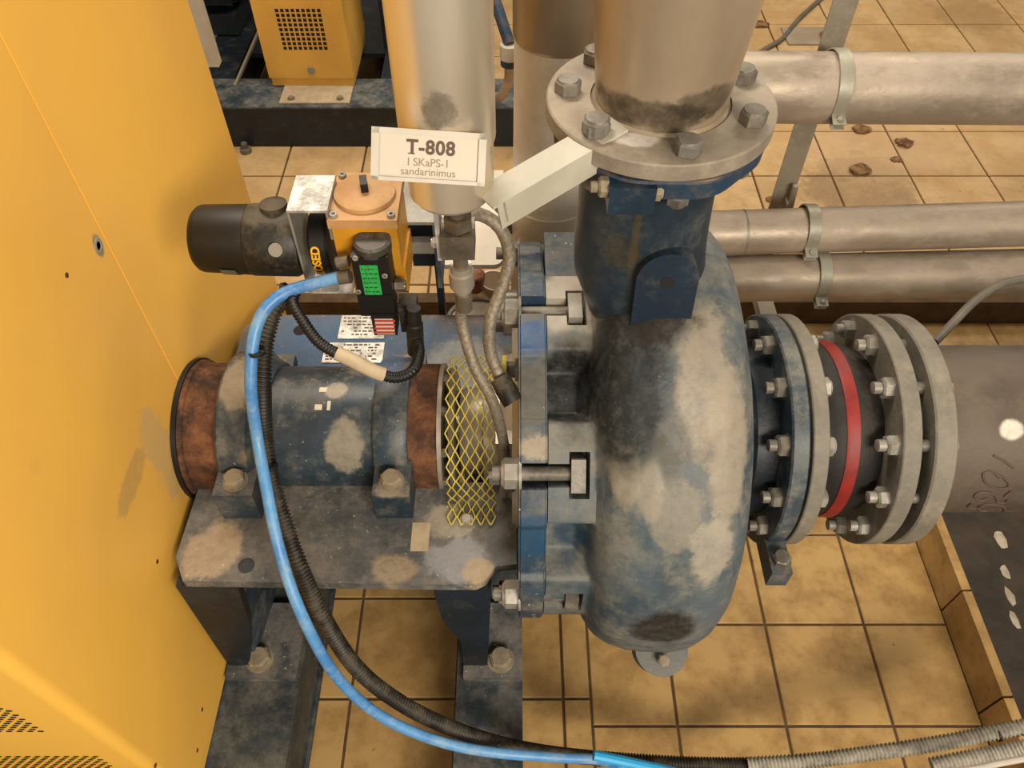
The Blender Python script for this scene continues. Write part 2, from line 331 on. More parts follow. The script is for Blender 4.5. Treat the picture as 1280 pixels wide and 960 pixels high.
obj('wall_back', B(-3.2, 4.8, 7.0, 7.1, -.1, 3.9), mat('wall_paint', '#b8ab94', '#ac9f88', 3, rough=.8, bump=.05), kind='structure')
# concrete plinth under the suction pipe
pl = obj('concrete_plinth', B(1.105, 2.6, .02, 1.32, 0, .118), M['concrete'], label='dark concrete plinth with a tiled edge under the suction pipe', cat='plinth', bevel=.006)
xs = [.07, .32, .57, .82, 1.07, 1.32]
for a, b in zip(xs, xs[1:]): obj('tile', B(1.083, 1.105, a+.003, b-.003, .001, .12), M['tile'], pl, bevel=.002)
for (c, n, sc) in (((1250, 675), 9, .018), ((1256, 715), 7, .012), ((1262, 745), 7, .013), ((1268, 775), 7, .014)):
    p = at(*c, Z=.118); bm = NB(); pts = []
    for k in range(n):
        a = 2*PI*k/n; r = sc*random.uniform(.8, 1.3); pts.append(p + Vector((math.cos(a)*r*.7, math.sin(a)*r*1.6, 0)))
    obj('paint_splash', prism(bm, pts, (0, 0, .0012)), M['paint'], pl, label='pale paint splash')
# ------------------------------------------------------------------ base beams
def beam(x0, x1, y0, y1, z1, label):
    t = .012; bm = NB(); h = z1
    prism(bm, [(x0, y0, 0), (x1, y0, 0), (x1, y0, t), (x0+t, y0, t), (x0+t, y0, h-t), (x1, y0, h-t), (x1, y0, h), (x0, y0, h)], (0, y1-y0, 0))
    box(bm, x1-.02, x1-.008, y0, y1, t, h-t)
    return obj('steel_beam', bm, M['plate2'], label=label, cat='beam', group='base beams under the pump', bevel=.0015)
M['plate2'] = mat('beam_paint', '#1f2c36', '#2c3840', 12, '#66635a', .38, 13, .04, .5, bump=.25, specks=('#9b9484', 80, .71))
beam(-.625, -.452, -.25, 1.55, .2, 'dark blue steel beam beside the yellow cabinet, under the left pump foot')
beam(-.118, .022, -.25, 1.55, .2, 'dark blue steel beam under the right pump foot, in the middle of the picture')
# ------------------------------------------------------------------ yellow cabinet
cab = thing('yellow_cabinet', (-1.0, .93, .21), 'large yellow sheet metal enclosure with slotted vents at the left edge', 'cabinet')
XC = -.61
def soft_box(bm, x0, x1, y0, y1, z0, z1, r=.018):
    n = 6; P = []
    for cx, cy, a0, r in ((x1-r, y0+r, -PI/2, r), (x1-.0015, y1-.0015, 0, .0015), (x0+r, y1-r, PI/2, r), (x0+r, y0+r, PI, r)):
        for k in range(n+1): a = a0+PI/2*k/n; P.append((cx+r*math.cos(a), cy+r*math.sin(a), z0))
    return prism(bm, P, (0, 0, z1-z0))
Zt = 1.62
# right side in two sheets with the split on the shaft line; shell front and back
bm = B(XC-.02, XC, .918, 1.50, .235, Zt); bmesh.ops.bevel(bm, geom=[e for e in bm.edges], offset=.002, segments=2, affect='EDGES')
obj('side_panel', bm, M['yellow'], cab)
bm = soft_box(NB(), -1.25, XC, .341, .9165, .235, Zt); obj('side_panel', bm, M['yellow'], cab)
obj('back_panel', B(-1.25, XC-.021, .92, 1.50, .235, Zt-.002), M['yellow'], cab)
obj('bottom_flange', B(XC-.03, XC-.0015, .352, 1.49, .205, .2335), M['yellow'], cab, bevel=.002)
obj('top_panel', B(-1.255, XC+.003, .338, 1.503, Zt+.001, Zt+.02), M['yellow'], cab, bevel=.004)
def perf(x1, z0, nx, nz, dx=.0155, dz=.0095, w=.010, h=.0042):
    bm = NB()
    for j in range(nz):
        for i in range(nx):
            x = x1 - i*dx - (dx/2 if j % 2 else 0); z = z0 + j*dz
            prism(bm, [(x-w/2*math.cos(a*PI/3) , .3404, z+h/2*math.sin(a*PI/3)) for a in range(6)], (0, -.0006, 0))
    return bm
o = obj('vent_slots', perf(-.692, .682, 26, 12), M['dark'], cab, label='dark slotted vent holes'); o['kind'] = 'stuff'
o = obj('vent_slots', perf(-.668, .468, 26, 9), M['dark'], cab, label='dark slotted vent holes'); o['kind'] = 'stuff'
for (px, py) in ((197, 702), (253, 887), (247, 938), (195, 957), (84, 344)):
    p = at(px, py, X=XC+.0008)
    if .35 < p.y < 1.49: obj('fixing_hole', cyl(NB(), p-Vector((.002, 0, 0)), p, .004, n=12), M['rust'], cab, label='small rusty hole')
p = at(123, 307, X=XC); obj('latch', lathe(NB(), [(0, 0), (0, .012), (.001, .011), (.0012, .007), (-.001, .006), (-.001, 0)], p, (1, 0, 0), 24), M['dot'], cab, label='grey round latch on the panel seam')
# ------------------------------------------------------------------ PUMP
pump = thing('centrifugal_pump', (0, AX, .2), 'large dusty blue centrifugal pump with a bulging volute casing, on two steel beams', 'pump')
A1 = (1, 0, 0)
BA = [3+45*k for k in range(8)]
def dmin(th): return min(((th-b+180) % 360)-180 if abs(((th-b+180) % 360)-180) < 22.6 else 99 for b in BA) if False else min((abs(((th-b+180) % 360)-180) for b in BA))
def sstep(a, b, x): t = max(0, min(1, (x-a)/(b-a))); return t*t*(3-2*t)
prof = [(.055, .30), (.10, .30), (.118, .318), (.13, .358), (.148, .386), (.172, .402), (.205, .411), (.24, .413), (.28, .413), (.31, .407), (.335, .393), (.355, .37), (.368, .34), (.376, .30), (.380, .25)]
def pr(x):
    for (a, ra), (b, rb) in zip(prof, prof[1:]):
        if a <= x <= b: return ra+(rb-ra)*(x-a)/(b-a)
    return prof[-1][1]
def radial_body(xs, fR, n, r_in=None):
    bm = NB(); rows = []
    for x in xs:
        rows.append([bm.verts.new(ring(x, fR(x, 360*i/n), 360*i/n)) for i in range(n)])
    for a, b in zip(rows, rows[1:]):
        for i in range(n): j = (i+1) % n; bm.faces.new((a[i], b[i], b[j], a[j]))
    for x, row in ((xs[0], rows[0]), (xs[-1], rows[-1])):
        c = bm.verts.new(ring(x, 0, 0))
        for i in range(n): bm.faces.new((c, row[i], row[(i+1) % n]))
    return bm
def volR(x, th):
    d = dmin(th); base = pr(x)
    fine = .004*math.sin(th*.11+x*30)
    dl = ((th-8+180) % 360)-180; base += fine*.5 + (.038*math.exp(-(dl/24)**2)*sstep(.108, .155, x)*(1-sstep(.33, .37, x)))
    if x < .15:
        pad = .353 - .0*x
        k = 1-sstep(12.5, 16.5, d); base = max(base, .30*(1-k)+pad*k) if base < pad else base
    arc = R_(d)*.335
    if x < .088 and arc < .0165: base = .312
    elif .088 <= x < .117 and arc < .031: base = .312
    return base
xs = [.055+.0035*i for i in range(24)] + [.139+.006*i for i in range(40)]
xs = [x for x in xs if x < .355] + [.356, .362, .368, .372, .376, .379, .380]
obj('volute_casing', radial_body(xs, volR, 480), M['volute'], pump, angle=60, label='bulging volute casing with dust and wet stains')
def covR(x, th):
    d = dmin(th); arc = R_(d)*.335
    r = .358 - .010*sstep(13, 15, d)
    if x < .014 or x > .0515: r -= .003
    return .315 if arc < .0165 else r
obj('cover_flange', radial_body([.0105, .0125, .014, .02, .03, .04, .0505, .052, .0535], covR, 540), M['cover'], pump, angle=40)
obj('gasket', lathe(NB(), [(.0535, 0), (.0535, .30), (.056, .30), (.056, 0)], (0, AX, AZ), A1, 64), M['dark'], pump)
for b in BA:
    d = ring(0, 1, b)-Vector((0, AX, AZ))
    p = ring(.090, .338, b)
    # block-headed casing bolt with shank through both slots and a nut on the cover's left
    bm = NB(); tang = Vector((0, -math.cos(R_(b)), -math.sin(R_(b))))
    obox(bm, ring(.1005, .337, b), Vector(A1), tang, d, .022, .052, .040)
    o = obj('bolt_head', bm, M['hexbolt'] if b != 3 else M['boltgray'], pump, bevel=.004)
    obj('bolt_shank', cyl(NB(), ring(-.03, .337, b), ring(.0895, .337, b), .0115, n=20), M['hexbolt'], pump)
    bolt(pump, ring(.0105, .337, b), (-1, 0, 0), M['boltgray' if b in (48, 93) else 'hexbolt'], .042, .026, 'nut' if False else 'headw', 'nut')
# suction side neck + flange
obj('suction_neck', lathe(NB(), [(.36, .32), (.38, .25), (.40, .19), (.43, .165), (.475, .163), (.475, 0)], (0, AX, AZ), A1, 72), M['bluedark'], pump)
obj('suction_flange', lathe(NB(), [(.470, .10), (.470, .219), (.473, .2225), (.498, .2225), (.501, .219), (.501, .10)], (0, AX, AZ), A1, 96), M['blue'], pump)
SB = [15+30*k for k in range(12)]
for b in SB: bolt(pump, ring(.470, .193, b), (-1, 0, 0), M['hexbolt'], .033, .018, 'headwn', 'nut', label=None)
# foot block hanging from the suction flange with a bolt
pb = at(985, 706, X=.487)
bm = B(.468, .505, AX-.275, AX-.19, AZ-.115, AZ-.065); obj('support_lug', bm, M['blue'], pump, bevel=.002)
bolt(pump, (.487, AX-.250, AZ-.063), (0, 0, 1), M['hexbolt'], .03, .015, 'headw', 'bolt')
# discharge neck and flange
DX, DY = .188, AX
bm = NB(); n = 72
def neck(t):   # z, rx, ry, cx
    return t
rows = []
for (z, rx, ry, cx) in ((.90, .085, .11, .228), (.96, .090, .112, .225), (1.00, .094, .112, .218), (1.04, .098, .111, .208), (1.08, .100, .108, .196), (1.12, .098, .101, .191), (1.16, .096, .097, .189), (1.22, .094, .094, .188), (1.285, .094, .094, .188), (1.30, .10, .10, .188), (1.31, .11, .11, .188)):
    rows.append([bm.verts.new((cx+rx*math.cos(2*PI*i/n), DY+ry*math.sin(2*PI*i/n), z)) for i in range(n)])
for a, b in zip(rows, rows[1:]):
    for i in range(n): bm.faces.new((a[i], a[(i+1) % n], b[(i+1) % n], b[i]))
M['neck'] = mat('neck_paint', '#14222e', '#1d2d3a', 6, '#4c4e4b', .27, 9, .03, .42, bump=.15, stains=[(at(775, 330, Y=.80), (.03, .05, .035), '#3a301b', .6, .6), (at(792, 310, Y=.82), (.006, .05, .06), '#4c4120', .5, .6)])
obj('discharge_neck', bm, M['neck'], pump, angle=80)
def disfl(th):   # rim with shallow scallops between lugs
    return .141 - .006*(.5+.5*math.cos(R_(8*th)))
bm = NB(); rows = []
for z, dr in ((1.302, -.012), (1.305, -.002), (1.328, 0), (1.331, -.003)):
    rows.append([bm.verts.new((DX+(disfl(360*i/160)+dr)*math.cos(2*PI*i/160), DY+(disfl(360*i/160)+dr)*math.sin(2*PI*i/160), z)) for i in range(160)])
for a, b in zip(rows, rows[1:]):
    for i in range(160): bm.faces.new((a[i], a[(i+1) % 160], b[(i+1) % 160], b[i]))
bm.faces.new(rows[0][::-1]); bm.faces.new(rows[-1])
M['blueflange'] = mat('discharge_flange_blue', '#113049', '#173850', 8, '#5a4c3c', .42, 16, .05, .4, stains=[(at(885, 215, Y=.79), (.03, .03, .006), '#8b7460', .4, .8)])
obj('discharge_flange', bm, M['blueflange'], pump)
# clamp lug with cross bolt under the flange
q = at(793, 250, Y=.775)
obj('drain_lug', B(q.x-.032, q.x+.024, .768, .83, q.z-.016, q.z+.022), M['blueclean'], pump, bevel=.003)
bolt(pump, (q.x-.032, .785, q.z+.012), (-1, 0, 0), M['boltdusty'], .022, .012, 'headn', 'bolt')
bolt(pump, (q.x+.024, .785, q.z+.008), (1, 0, 0), M['boltdusty'], .024, .009, 'head', 'bolt')
for ang in (-82, -28, 21, -138):
    bolt(pump, (DX+.117*math.cos(R_(ang)), DY+.117*math.sin(R_(ang)), 1.302), (0, 0, -1), M['hexbolt'], .026, .016, 'headw', 'nut')
# back shoulder of the casing (pale, behind the slots) joining the neck
bm = B(.056, .15, AX+.02, AX+.17, .93, 1.003); obj('casing_shoulder', bm, M['cover'], pump, bevel=.016)
# lifting lugs
def lug(c, w, h, t, nrm, updir, m, hole=True, name='lifting_lug'):
    ux = Vector((1, 0, 0)); up = Vector(updir).normalized(); nrm = Vector(nrm).normalized(); r = w/2; P = []
    P.append(Vector(c)-ux*r-up*h*.3); P.append(Vector(c)+ux*r-up*h*.3)
    for k in range(17):
        a = PI*k/16; P.append(Vector(c)+up*(h-r)+ux*r*math.cos(a)+up*r*math.sin(a))
    bm = prism(NB(), P, -nrm*t)
    o = obj(name, bm, m, pump, bevel=.006, angle=45)
    if hole:
        hc = Vector(c)+up*(h-r)*.95; obj('lug_hole', cyl(NB(), hc-nrm*.002, hc+nrm*.0006, .0095, n=24), M['dark'], pump)
    return o
lug((.214, .790, 1.088), .086, .108, .05, (0, -1, .12), (0, .12, 1), M['blueclean'])
lc = at(829, 815, Y=AX-.30)
lug(ring(.272, .372, 114), .096, .086, .05, (0, -.41, .91), (0, -.91, -.41), M['volute'], hole=False, name='bottom_lug')
bolt(pump, ring(.272, .428, 113)+Vector((0, -.002, .004)), (0, -.41, .91), M['boltdusty'], .020, .008, 'head', 'plug')
# --- bearing housing (about the shaft)
AO = (0, AX, AZ)
obj('bearing_housing', lathe(NB(), [(-.446, 0), (-.446, .121), (-.244, .121), (-.244, 0)], AO, A1, 72), M['barrel'], pump)
obj('guard_ring', lathe(NB(), [(-.606, 0), (-.606, .131), (-.602, .134), (-.592, .134), (-.590, .128), (-.520, .128), (-.520, 0)], AO, A1, 72), M['rust'], pump, label='rusty round end cover beside the yellow cabinet')
obj('end_seal', lathe(NB(), [(-.609, 0), (-.609, .138), (-.600, .138), (-.600, 0)], AO, A1, 72), M['black'], pump)
obj('clamp_flange', lathe(NB(), [(-.528, 0), (-.528, .146), (-.522, .151), (-.472, .151), (-.462, .14), (-.442, .128), (-.442, 0)], AO, A1, 72), M['barrel'], pump)
obj('clamp_flange', lathe(NB(), [(-.252, 0), (-.252, .125), (-.249, .136), (-.243, .139), (-.196, .139), (-.188, .134), (-.188, 0)], AO, A1, 72), M['barrel'], pump)
obj('bearing_cover', lathe(NB(), [(-.188, 0), (-.188, .126), (-.140, .126), (-.136, .123), (-.136, 0)], AO, A1, 72), M['rust'], pump, label='rusty brown bearing cover ring')
obj('cover_rim', lathe(NB(), [(-.136, 0), (-.136, .127), (-.128, .127), (-.128, 0)], AO, A1, 72), M['seal'], pump)
for b in range(20, 360, 40): bolt(pump, ring(-.128, .112, b), (1, 0, 0), M['hexbolt'], .016, .008, 'head', 'bolt')
obj('seal_ring', lathe(NB(), [(-.116, 0), (-.116, .118), (-.110, .123), (-.106, .118), (-.106, 0)], AO, A1, 72), M['seal'], pump)
obj('shaft', cyl(NB(), (-.605, AX, AZ), (.05, AX, AZ), .035, n=32), M['seal'], pump)
obj('seal_housing', lathe(NB(), [(-.098, 0), (-.098, .075), (-.09, .08), (-.055, .08), (-.052, .11), (-.022, .112), (-.020, .14), (.0, .15), (.0, .20), (.011, .21), (.011, 0)], AO, A1, 72), M['seal'], pump)
for (x, y, w) in ((-.49, 0, .062), (-.213, 0, .058)):
    for sgn in (-1, 1):
        yy = sorted((AX+sgn*.115, AX+sgn*.188))
        obj('housing_foot', B(x-w/2-.004, x+w/2+.004, yy[0], yy[1], .634, .712 if sgn < 0 else .66), M['barrel'], pump, bevel=.004)
        bolt(pump, (x, AX+sgn*.158, .713 if sgn < 0 else .661), (0, 0, 1), M['boltdusty'], .034, .016, 'headw', 'bolt', spin=.3)
# mounting bracket: plate, webs, foot pads
ZP = .634
def holed_plate():
    bm = NB()
    prism(bm, [(-.588, .80, ZP-.022), (-.592, .645, ZP-.022), (-.568, .600, ZP-.022), (-.12, .594, ZP-.022), (-.062, .594, ZP-.022), (-.046, .602, ZP-.022), (-.028, .628, ZP-.022), (.008, .632, ZP-.022), (.008, .80, ZP-.022)], (0, 0, .022))
    return bm
o = obj('mounting_plate', holed_plate(), M['plate'], pump, bevel=.003)
bm = NB(); prism(bm, [(-.592, 1.02, ZP-.022), (.008, 1.02, ZP-.022), (.008, 1.24, ZP-.022), (-.56, 1.24, ZP-.022), (-.592, 1.20, ZP-.022)], (0, 0, .022))
obj('mounting_plate', bm, M['plate'], pump, bevel=.003)
for (px, py, m_) in ((308, 707, 'bluedark'), (486, 709, 'boltdusty'), (375, 413, 'dark'), (640, 413, 'dark')):
    p = at(px, py, Z=ZP); obj('bolt_hole', cyl(NB(), p-Vector((0, 0, .002)), p+Vector((0, 0, .0008)), .0145, n=24), M[m_], pump, label='round hole through the plate')
p = at(526, 672, Z=ZP); obj('plate_sticker', B(p.x-.017, p.x+.015, p.y-.027, p.y+.03, ZP, ZP+.001), M['beige'], pump, label='beige sticker on the plate')
for sgn in (-1, 1):
    y0 = AX+sgn*.31
    yy = sorted((y0, y0-sgn*.16))
    for (x0, x1, xf0, xf1) in ((-.575, -.47, -.605, -.455), (-.128, -.03, -.103, .022)):
        # foot pad on the beam, tapering web and side rib
        yp = sorted((y0+sgn*.025, y0-sgn*.14))
        obj('foot_pad', B(xf0, xf1, yp[0], yp[1], .2005, .226), M['plate'], pump, bevel=.005)
        bm = NB()
        if x0 < -.4: P = [(-.588, ZP-.022), (-.48, ZP-.022), (-.50, .45), (-.558, .226), (-.602, .226)]
        else: P = [(-.140, ZP-.022), (-.036, ZP-.022), (-.052, .226), (-.103, .226), (-.103, .36), (-.132, .47)]
        prism(bm, [(x, yy[0] + (.0 if sgn < 0 else .14), z) for x, z in P], (0, .02, 0)); obj('web', bm, M['bluedark'], pump, bevel=.002)
        xa = -.512 if x0 < -.4 else -.066
        bm = NB(); prism(bm, [(xa, yy[0]+.021, ZP-.022), (xa, yy[1], ZP-.022), (xa-.035*(x0 < -.4), yy[1], .226), (xa-.05*(x0 < -.4), yy[0]+.021, .226)], (.014, 0, 0)); obj('rib', bm, M['blue'], pump)
        bolt(pump, ((at(325, 822, Z=.23).x if x0 < -.4 else at(626, 825, Z=.23).x), y0+sgn*(-.0)+ (.012 if sgn < 0 else -.012), .228), (0, 0, 1), M['boltdusty'], .044, .02, 'headw', 'bolt')
obj('support_column', B(-.46, -.445, .70, 1.13, .2, ZP-.022), M['bluedark'], pump)
# nameplates on the rear plate
def nplate(px0, py0, px1, py1, seed):
    a, b = at(px0, py1, Z=ZP), at(px1, py0, Z=ZP)
    o = obj('nameplate', B(a.x, b.x, a.y, b.y, ZP, ZP+.002), M['shinybr'], pump, label='silver nameplate with worn fine print')
    bm = NB(); random.seed(seed)
    for r in range(6):
        y = b.y-(r+.8)*(b.y-a.y)/7; x = a.x+.006
        while x < b.x-.014:
            w = random.uniform(.003, .011); 
            if random.random() < .8: box(bm, x, x+w, y-.002, y+.002, ZP+.002, ZP+.0024)
            x += w+.003
    q = obj('print', bm, M['ink'], o); q['kind'] = 'stuff'
nplate(422, 395, 484, 424, 3); nplate(402, 429, 481, 454, 5)
# small print on the bearing housing
for (px, py, w, h, m_) in ((404, 487, .014, .008, 'paper'), (398, 509, .013, .008, 'paper'), (411, 507, .006, .014, 'paper')):
    p = surf(px, py, .1215); d = (p-Vector((p.x, AX, AZ))).normalized(); t = Vector(A1).cross(d)
    bm = obox(NB(), p, Vector(A1), t, d, w, h*1.3, .0012); obj('sticker', bm, M[m_], pump, label='small worn sticker')
# bolts between plate and cover (left of cover)
def rod(a, b, r, m, name='stud', thread=False): return obj(name, cyl(NB(), a, b, r, n=20), M[m], pump)
for (px, py, Y, x0, x1, af) in ((625, 700, .66, -.03, .012, .034), (636, 740, .63, -.014, .012, .036)):
    p = at(px, py, Y=Y); rod((x0-.022, p.y, p.z), (.012, p.y, p.z), af*.36, 'hexbolt')
    bolt(pump, (x0-.010, p.y, p.z), (1, 0, 0), M['boltgray'], af, .018, 'head', 'nut')
for (px, py, Y, m_) in ((626, 406, 1.04, 'hexbolt'), (640, 462, .86, 'hexbolt')):
    p = at(px, py, Y=Y); rod((p.x-.022, p.y, p.z), (.012, p.y, p.z), .014, m_)
    bolt(pump, (p.x+.005, p.y, p.z), (1, 0, 0), M['boltgray'], .038, .022, 'head', 'nut')
p = at(634, 458, Y=.86); obj('yellow_cap', cyl(NB(), (p.x-.008, p.y, p.z), (p.x-.001, p.y, p.z), .0185, n=24), M['mesh'], pump, label='yellow plastic cap')
obj('jacking_screw', cyl(NB(), at(622, 372, Y=1.22), at(652, 372, Y=1.22), .012, n=20), M['boltgray'], pump)
obj('angle_piece', B(-.028, .011, .772, .80, .70, .80), M['seal'], pump, bevel=.004)
# --- expanded metal guard (mesh) around the seal
mg = NB(); RG = .158; x0g, x1g = -.118, -.030; ncol = 5; cw = (x1g-x0g)/ncol; step = 5.6
def gp(x, th):
    if th > 96:
        e = ring(x, RG, 96); k = (th-96)/R_(1)*R_(1)*.0028
        drop = e.z-.640
        return Vector((x, e.y-.0006, e.z-k)) if k < drop else Vector((x, e.y-(k-drop), .640))
    return ring(x, RG, th)
random.seed(2)
for ci in range(ncol):
    for ph in (0, 1):
        pts = []
        for k in range(0, 25):
            th = -22 + k*step
            x = x0g + cw*(ci + (0 if (k+ph) % 2 else 1) * .5 + (.5 if ph else 0) - (0 if not ph else .0))
            x = x0g + cw*ci + (cw*.5 if ph == 0 else cw*.5) + (cw*.46 if (k % 2) else cw*.04)*(1 if ph else -1)
            pts.append(gp(x + random.uniform(-.0008, .0008), th))
        tube(mg, [p for p in pts], .0016, 5)
o = obj('mesh_guard', mg, M['mesh'], pump, label='pale yellow expanded metal mesh guard', angle=80)
p = at(583, 650, Z=ZP+.003); bolt(pump, (p.x, p.y, ZP+.006), (0, -.15, 1), M['seal'], .018, .006, 'headw', 'screw')
# ------------------------------------------------------------------ discharge pipe on top
dp = thing('discharge_pipe', (DX, DY, 1.334), 'vertical dull steel discharge pipe with a round bolted flange on top of the pump', 'pipe')
obj('gasket', hollow(NB(), (DX, DY, 1.3315), (DX, DY, 1.3375), .128, .08), M['dark'], dp)
obj('flange', hollow(NB(), (DX, DY, 1.338), (DX, DY, 1.361), .145, .089, 96, .002), M['dischfl'], dp)
obj('collar', lathe(NB(), [(0, .070), (0, .0885), (.004, .0885), (.010, .083), (.016, .083)], (DX, DY, 1.354), (0, 0, 1), 72), M['dischpipe'], dp)
obj('pipe_body', lathe(NB(), [(0, .074), (0, .0825), (.012, .083), (.03, .084), (.15, .096), (.34, .107), (.34, .10)], (DX, DY, 1.345), (.0, 0.0, 1), 72), M['dischpipe'], dp)
for ang in (21, -28, -82, -138, 173, 131, 76): bolt(dp, (DX+.118*math.cos(R_(ang)), DY+.118*math.sin(R_(ang)), 1.362), (0, 0, 1), M['hexbolt'], .030, .016, 'head', 'bolt')
# ------------------------------------------------------------------ rubber joint
rj = thing('expansion_joint', (.59, AX, AZ-.22), 'black rubber expansion joint with a red band between two grey bolted flanges', 'pipe joint')
obj('flange', hollow(NB(), (.5055, AX, AZ), (.533, AX, AZ), .2225, .15, 96, .002), M['grayflange'], rj)
obj('bellows', lathe(NB(), [(.534, .12), (.534, .150), (.55, .154), (.566, .163), (.585, .168), (.612, .169), (.632, .165), (.648, .157), (.655, .155), (.655, .12)], AO, A1, 72), M['rubber'], rj)
obj('red_band', lathe(NB(), [(.584, .166), (.584, .1695), (.589, .1715), (.606, .1722), (.608, .168)], AO, A1, 72), M['red'], rj, label='red band')
obj('flange', hollow(NB(), (.656, AX, AZ), (.688, AX, AZ), .2225, .15, 96, .002), M['grayflange'], rj)
for b in SB:
    bolt(rj, ring(.533, .193, b), (1, 0, 0), M['boltgray'], .033, .016, 'head', 'bolt')
    bolt(rj, ring(.656, .193, b), (-1, 0, 0), M['boltgray'], .033, .018, 'headwn', 'nut')
# suction pipe
sp = thing('suction_pipe', (1.2, AX, AZ-.22), 'wide brownish grey suction pipe with a thick pale flange and a handwritten number', 'pipe')
obj('gasket', hollow(NB(), (.6885, AX, AZ), (.7095, AX, AZ), .176, .15), M['dark'], sp)
obj('flange', hollow(NB(), (.710, AX, AZ), (.748, AX, AZ), .2225, .15, 96, .003), M['grayflange'], sp)
obj('pipe_body', lathe(NB(), [(.735, .14), (.735, .160), (.76, .162), (2.2, .1625), (2.2, .14)], AO, A1, 72), M['suction'], sp)
for b in SB: obj('stud', cyl(NB(), ring(.6875, .193, b), ring(.7105, .193, b), .011, n=12), M['hexbolt'], sp); bolt(sp, ring(.748, .193, b), (1, 0, 0), M['boltgray'], .026, .010, 'head', 'bolt')
def stroke(pl_, R=.1632): return [surf(x, y, R) for x, y in pl_]
def wp(L): return [(1180+x/5.33, 500+y/5.33) for x, y in L]
for s in (wp([(185, 687), (160, 712), (205, 722), (232, 716)]), wp([(280, 738), (236, 733), (240, 708), (300, 694), (370, 700), (406, 722), (400, 745)]), wp([(285, 655), (240, 668), (203, 645), (225, 618), (290, 615), (345, 640), (358, 676), (400, 684), (430, 665)]), wp([(400, 645), (425, 625), (445, 606)]), wp([(375, 520), (320, 480), (262, 490), (275, 545), (330, 582), (400, 590), (432, 565), (400, 520), (350, 498)]), wp([(330, 370), (400, 405), (465, 455)])):
    obj('handwriting', tube(NB(), smooth(stroke(s), .004), .0023, 6), M['ink'], sp, label='handwritten marker figure')
# ------------------------------------------------------------------ seal pot vessel
VX, VY = -.072, .775
ve = thing('seal_pot', (VX, VY, 1.31), 'upright stainless steel cylinder hanging behind the white tag, left of the discharge pipe', 'vessel')
obj('body', lathe(NB(), [(0, 0), (0, .03), (.004, .046), (.010, .0505), (.09, .0515), (.09, 0)], (VX, VY, 1.315), (0, 0, 1), 64), M['stainless'], ve)
obj('outer_shell', lathe(NB(), [(.0, .05), (0, .0535), (.003, .054), (.29, .054), (.29, 0)], (VX, VY, 1.395), (0, 0, 1), 64), M['stainless'], ve)
vt = Vector((VX+.005, VY, 1.315))
obj('outlet_stub', cyl(NB(), (vt.x, vt.y, 1.285), (vt.x, vt.y, 1.318), .012, n=20), M['brass'], ve)
# ball valve + fittings
bv = thing('ball_valve', (vt.x, VY, 1.16), 'small steel ball valve with fittings under the stainless cylinder', 'valve')
obj('body', B(vt.x-.022, vt.x+.020, VY-.02, VY+.02, 1.228, 1.265), M['brass'], bv, bevel=.006)
obj('hex_end', lathe(NB(), [(0, 0), (0, .019), (.018, .019), (.018, 0)], (vt.x, VY, 1.2665), (0, 0, 1), 6), M['brass'], bv)
obj('neck', cyl(NB(), (vt.x, VY, 1.20), (vt.x, VY, 1.2275), .010, n=20), M['brass'], bv)
obj('union_nut', lathe(NB(), [(0, 0), (0, .011), (.012, .017), (.036, .017), (.038, .0145), (.048, .0145), (.048, 0)], (vt.x, VY, 1.155), (0, 0, 1), 16), M['seal'], bv)
obj('handle', B(vt.x-.028, vt.x-.0225, VY-.012, VY+.012, 1.22, 1.30), M['shinybr'], bv, bevel=.002)
bolt(bv, (vt.x-.0225-.006, VY, 1.24), (-1, 0, 0), M['seal'], .013, .006, 'head', 'nut')
h1 = smooth([(vt.x, VY, 1.155), at(577, 400, Y=.775), at(592, 455, Y=.745), at(615, 500, Y=.725), at(628, 545, Y=.725), at(633, 585, Y=.735)], .01)
ho = thing('braided_hose', h1[-1], 'braided hose running down from the small valve across the yellow mesh guard', 'hose')
obj('hose', tube(NB(), h1, .0085, 14), M['braid'], ho); p = h1[0]
obj('ferrule', lathe(NB(), [(0, .009), (0, .0115), (.03, .0115), (.032, .009)], (vt.x+.001, VY, 1.122), (0, 0, 1), 20), M['brass'], ho)
p = at(634, 598, Y=.735); obj('tee_fitting', B(p.x-.012, p.x+.012, p.y-.014, p.y+.014, p.z-.022, p.z+.018), M['hexbolt'], ho, bevel=.003)
obj('side_nut', lathe(NB(), [(0, 0), (0, .013), (.018, .013), (.018, 0)], (p.x-.031, p.y, p.z), (1, 0, 0), 6), M['hexbolt'], ho)
obj('elbow', cyl(NB(), (p.x-.006, p.y, p.z-.052), (p.x-.004, p.y, p.z-.02), .0085, n=20), M['hexbolt'], ho)
h2 = smooth([at(578, 272, Y=.86), at(600, 268, Y=.88), at(625, 285, Y=.88), at(637, 320, Y=.87), at(627, 360, Y=.85), at(613, 400, Y=.82), at(613, 440, Y=.80), at(627, 475, Y=.775)], .01)
hq = thing('braided_hose', h2[-1], 'braided hose looping right of the small valve and ending in a dark elbow fitting', 'hose')
obj('hose', tube(NB(), h2, .0095, 14), M['braid'], hq)
a, b = at(624, 472, Y=.775), at(642, 503, Y=.745); obj('end_fitting', lathe(NB(), [(0, 0), (0, .015), ((b-a).length*.5, .017), ((b-a).length, .0165), ((b-a).length, 0)], a, b-a, 20), M['blackdusty'], hq)
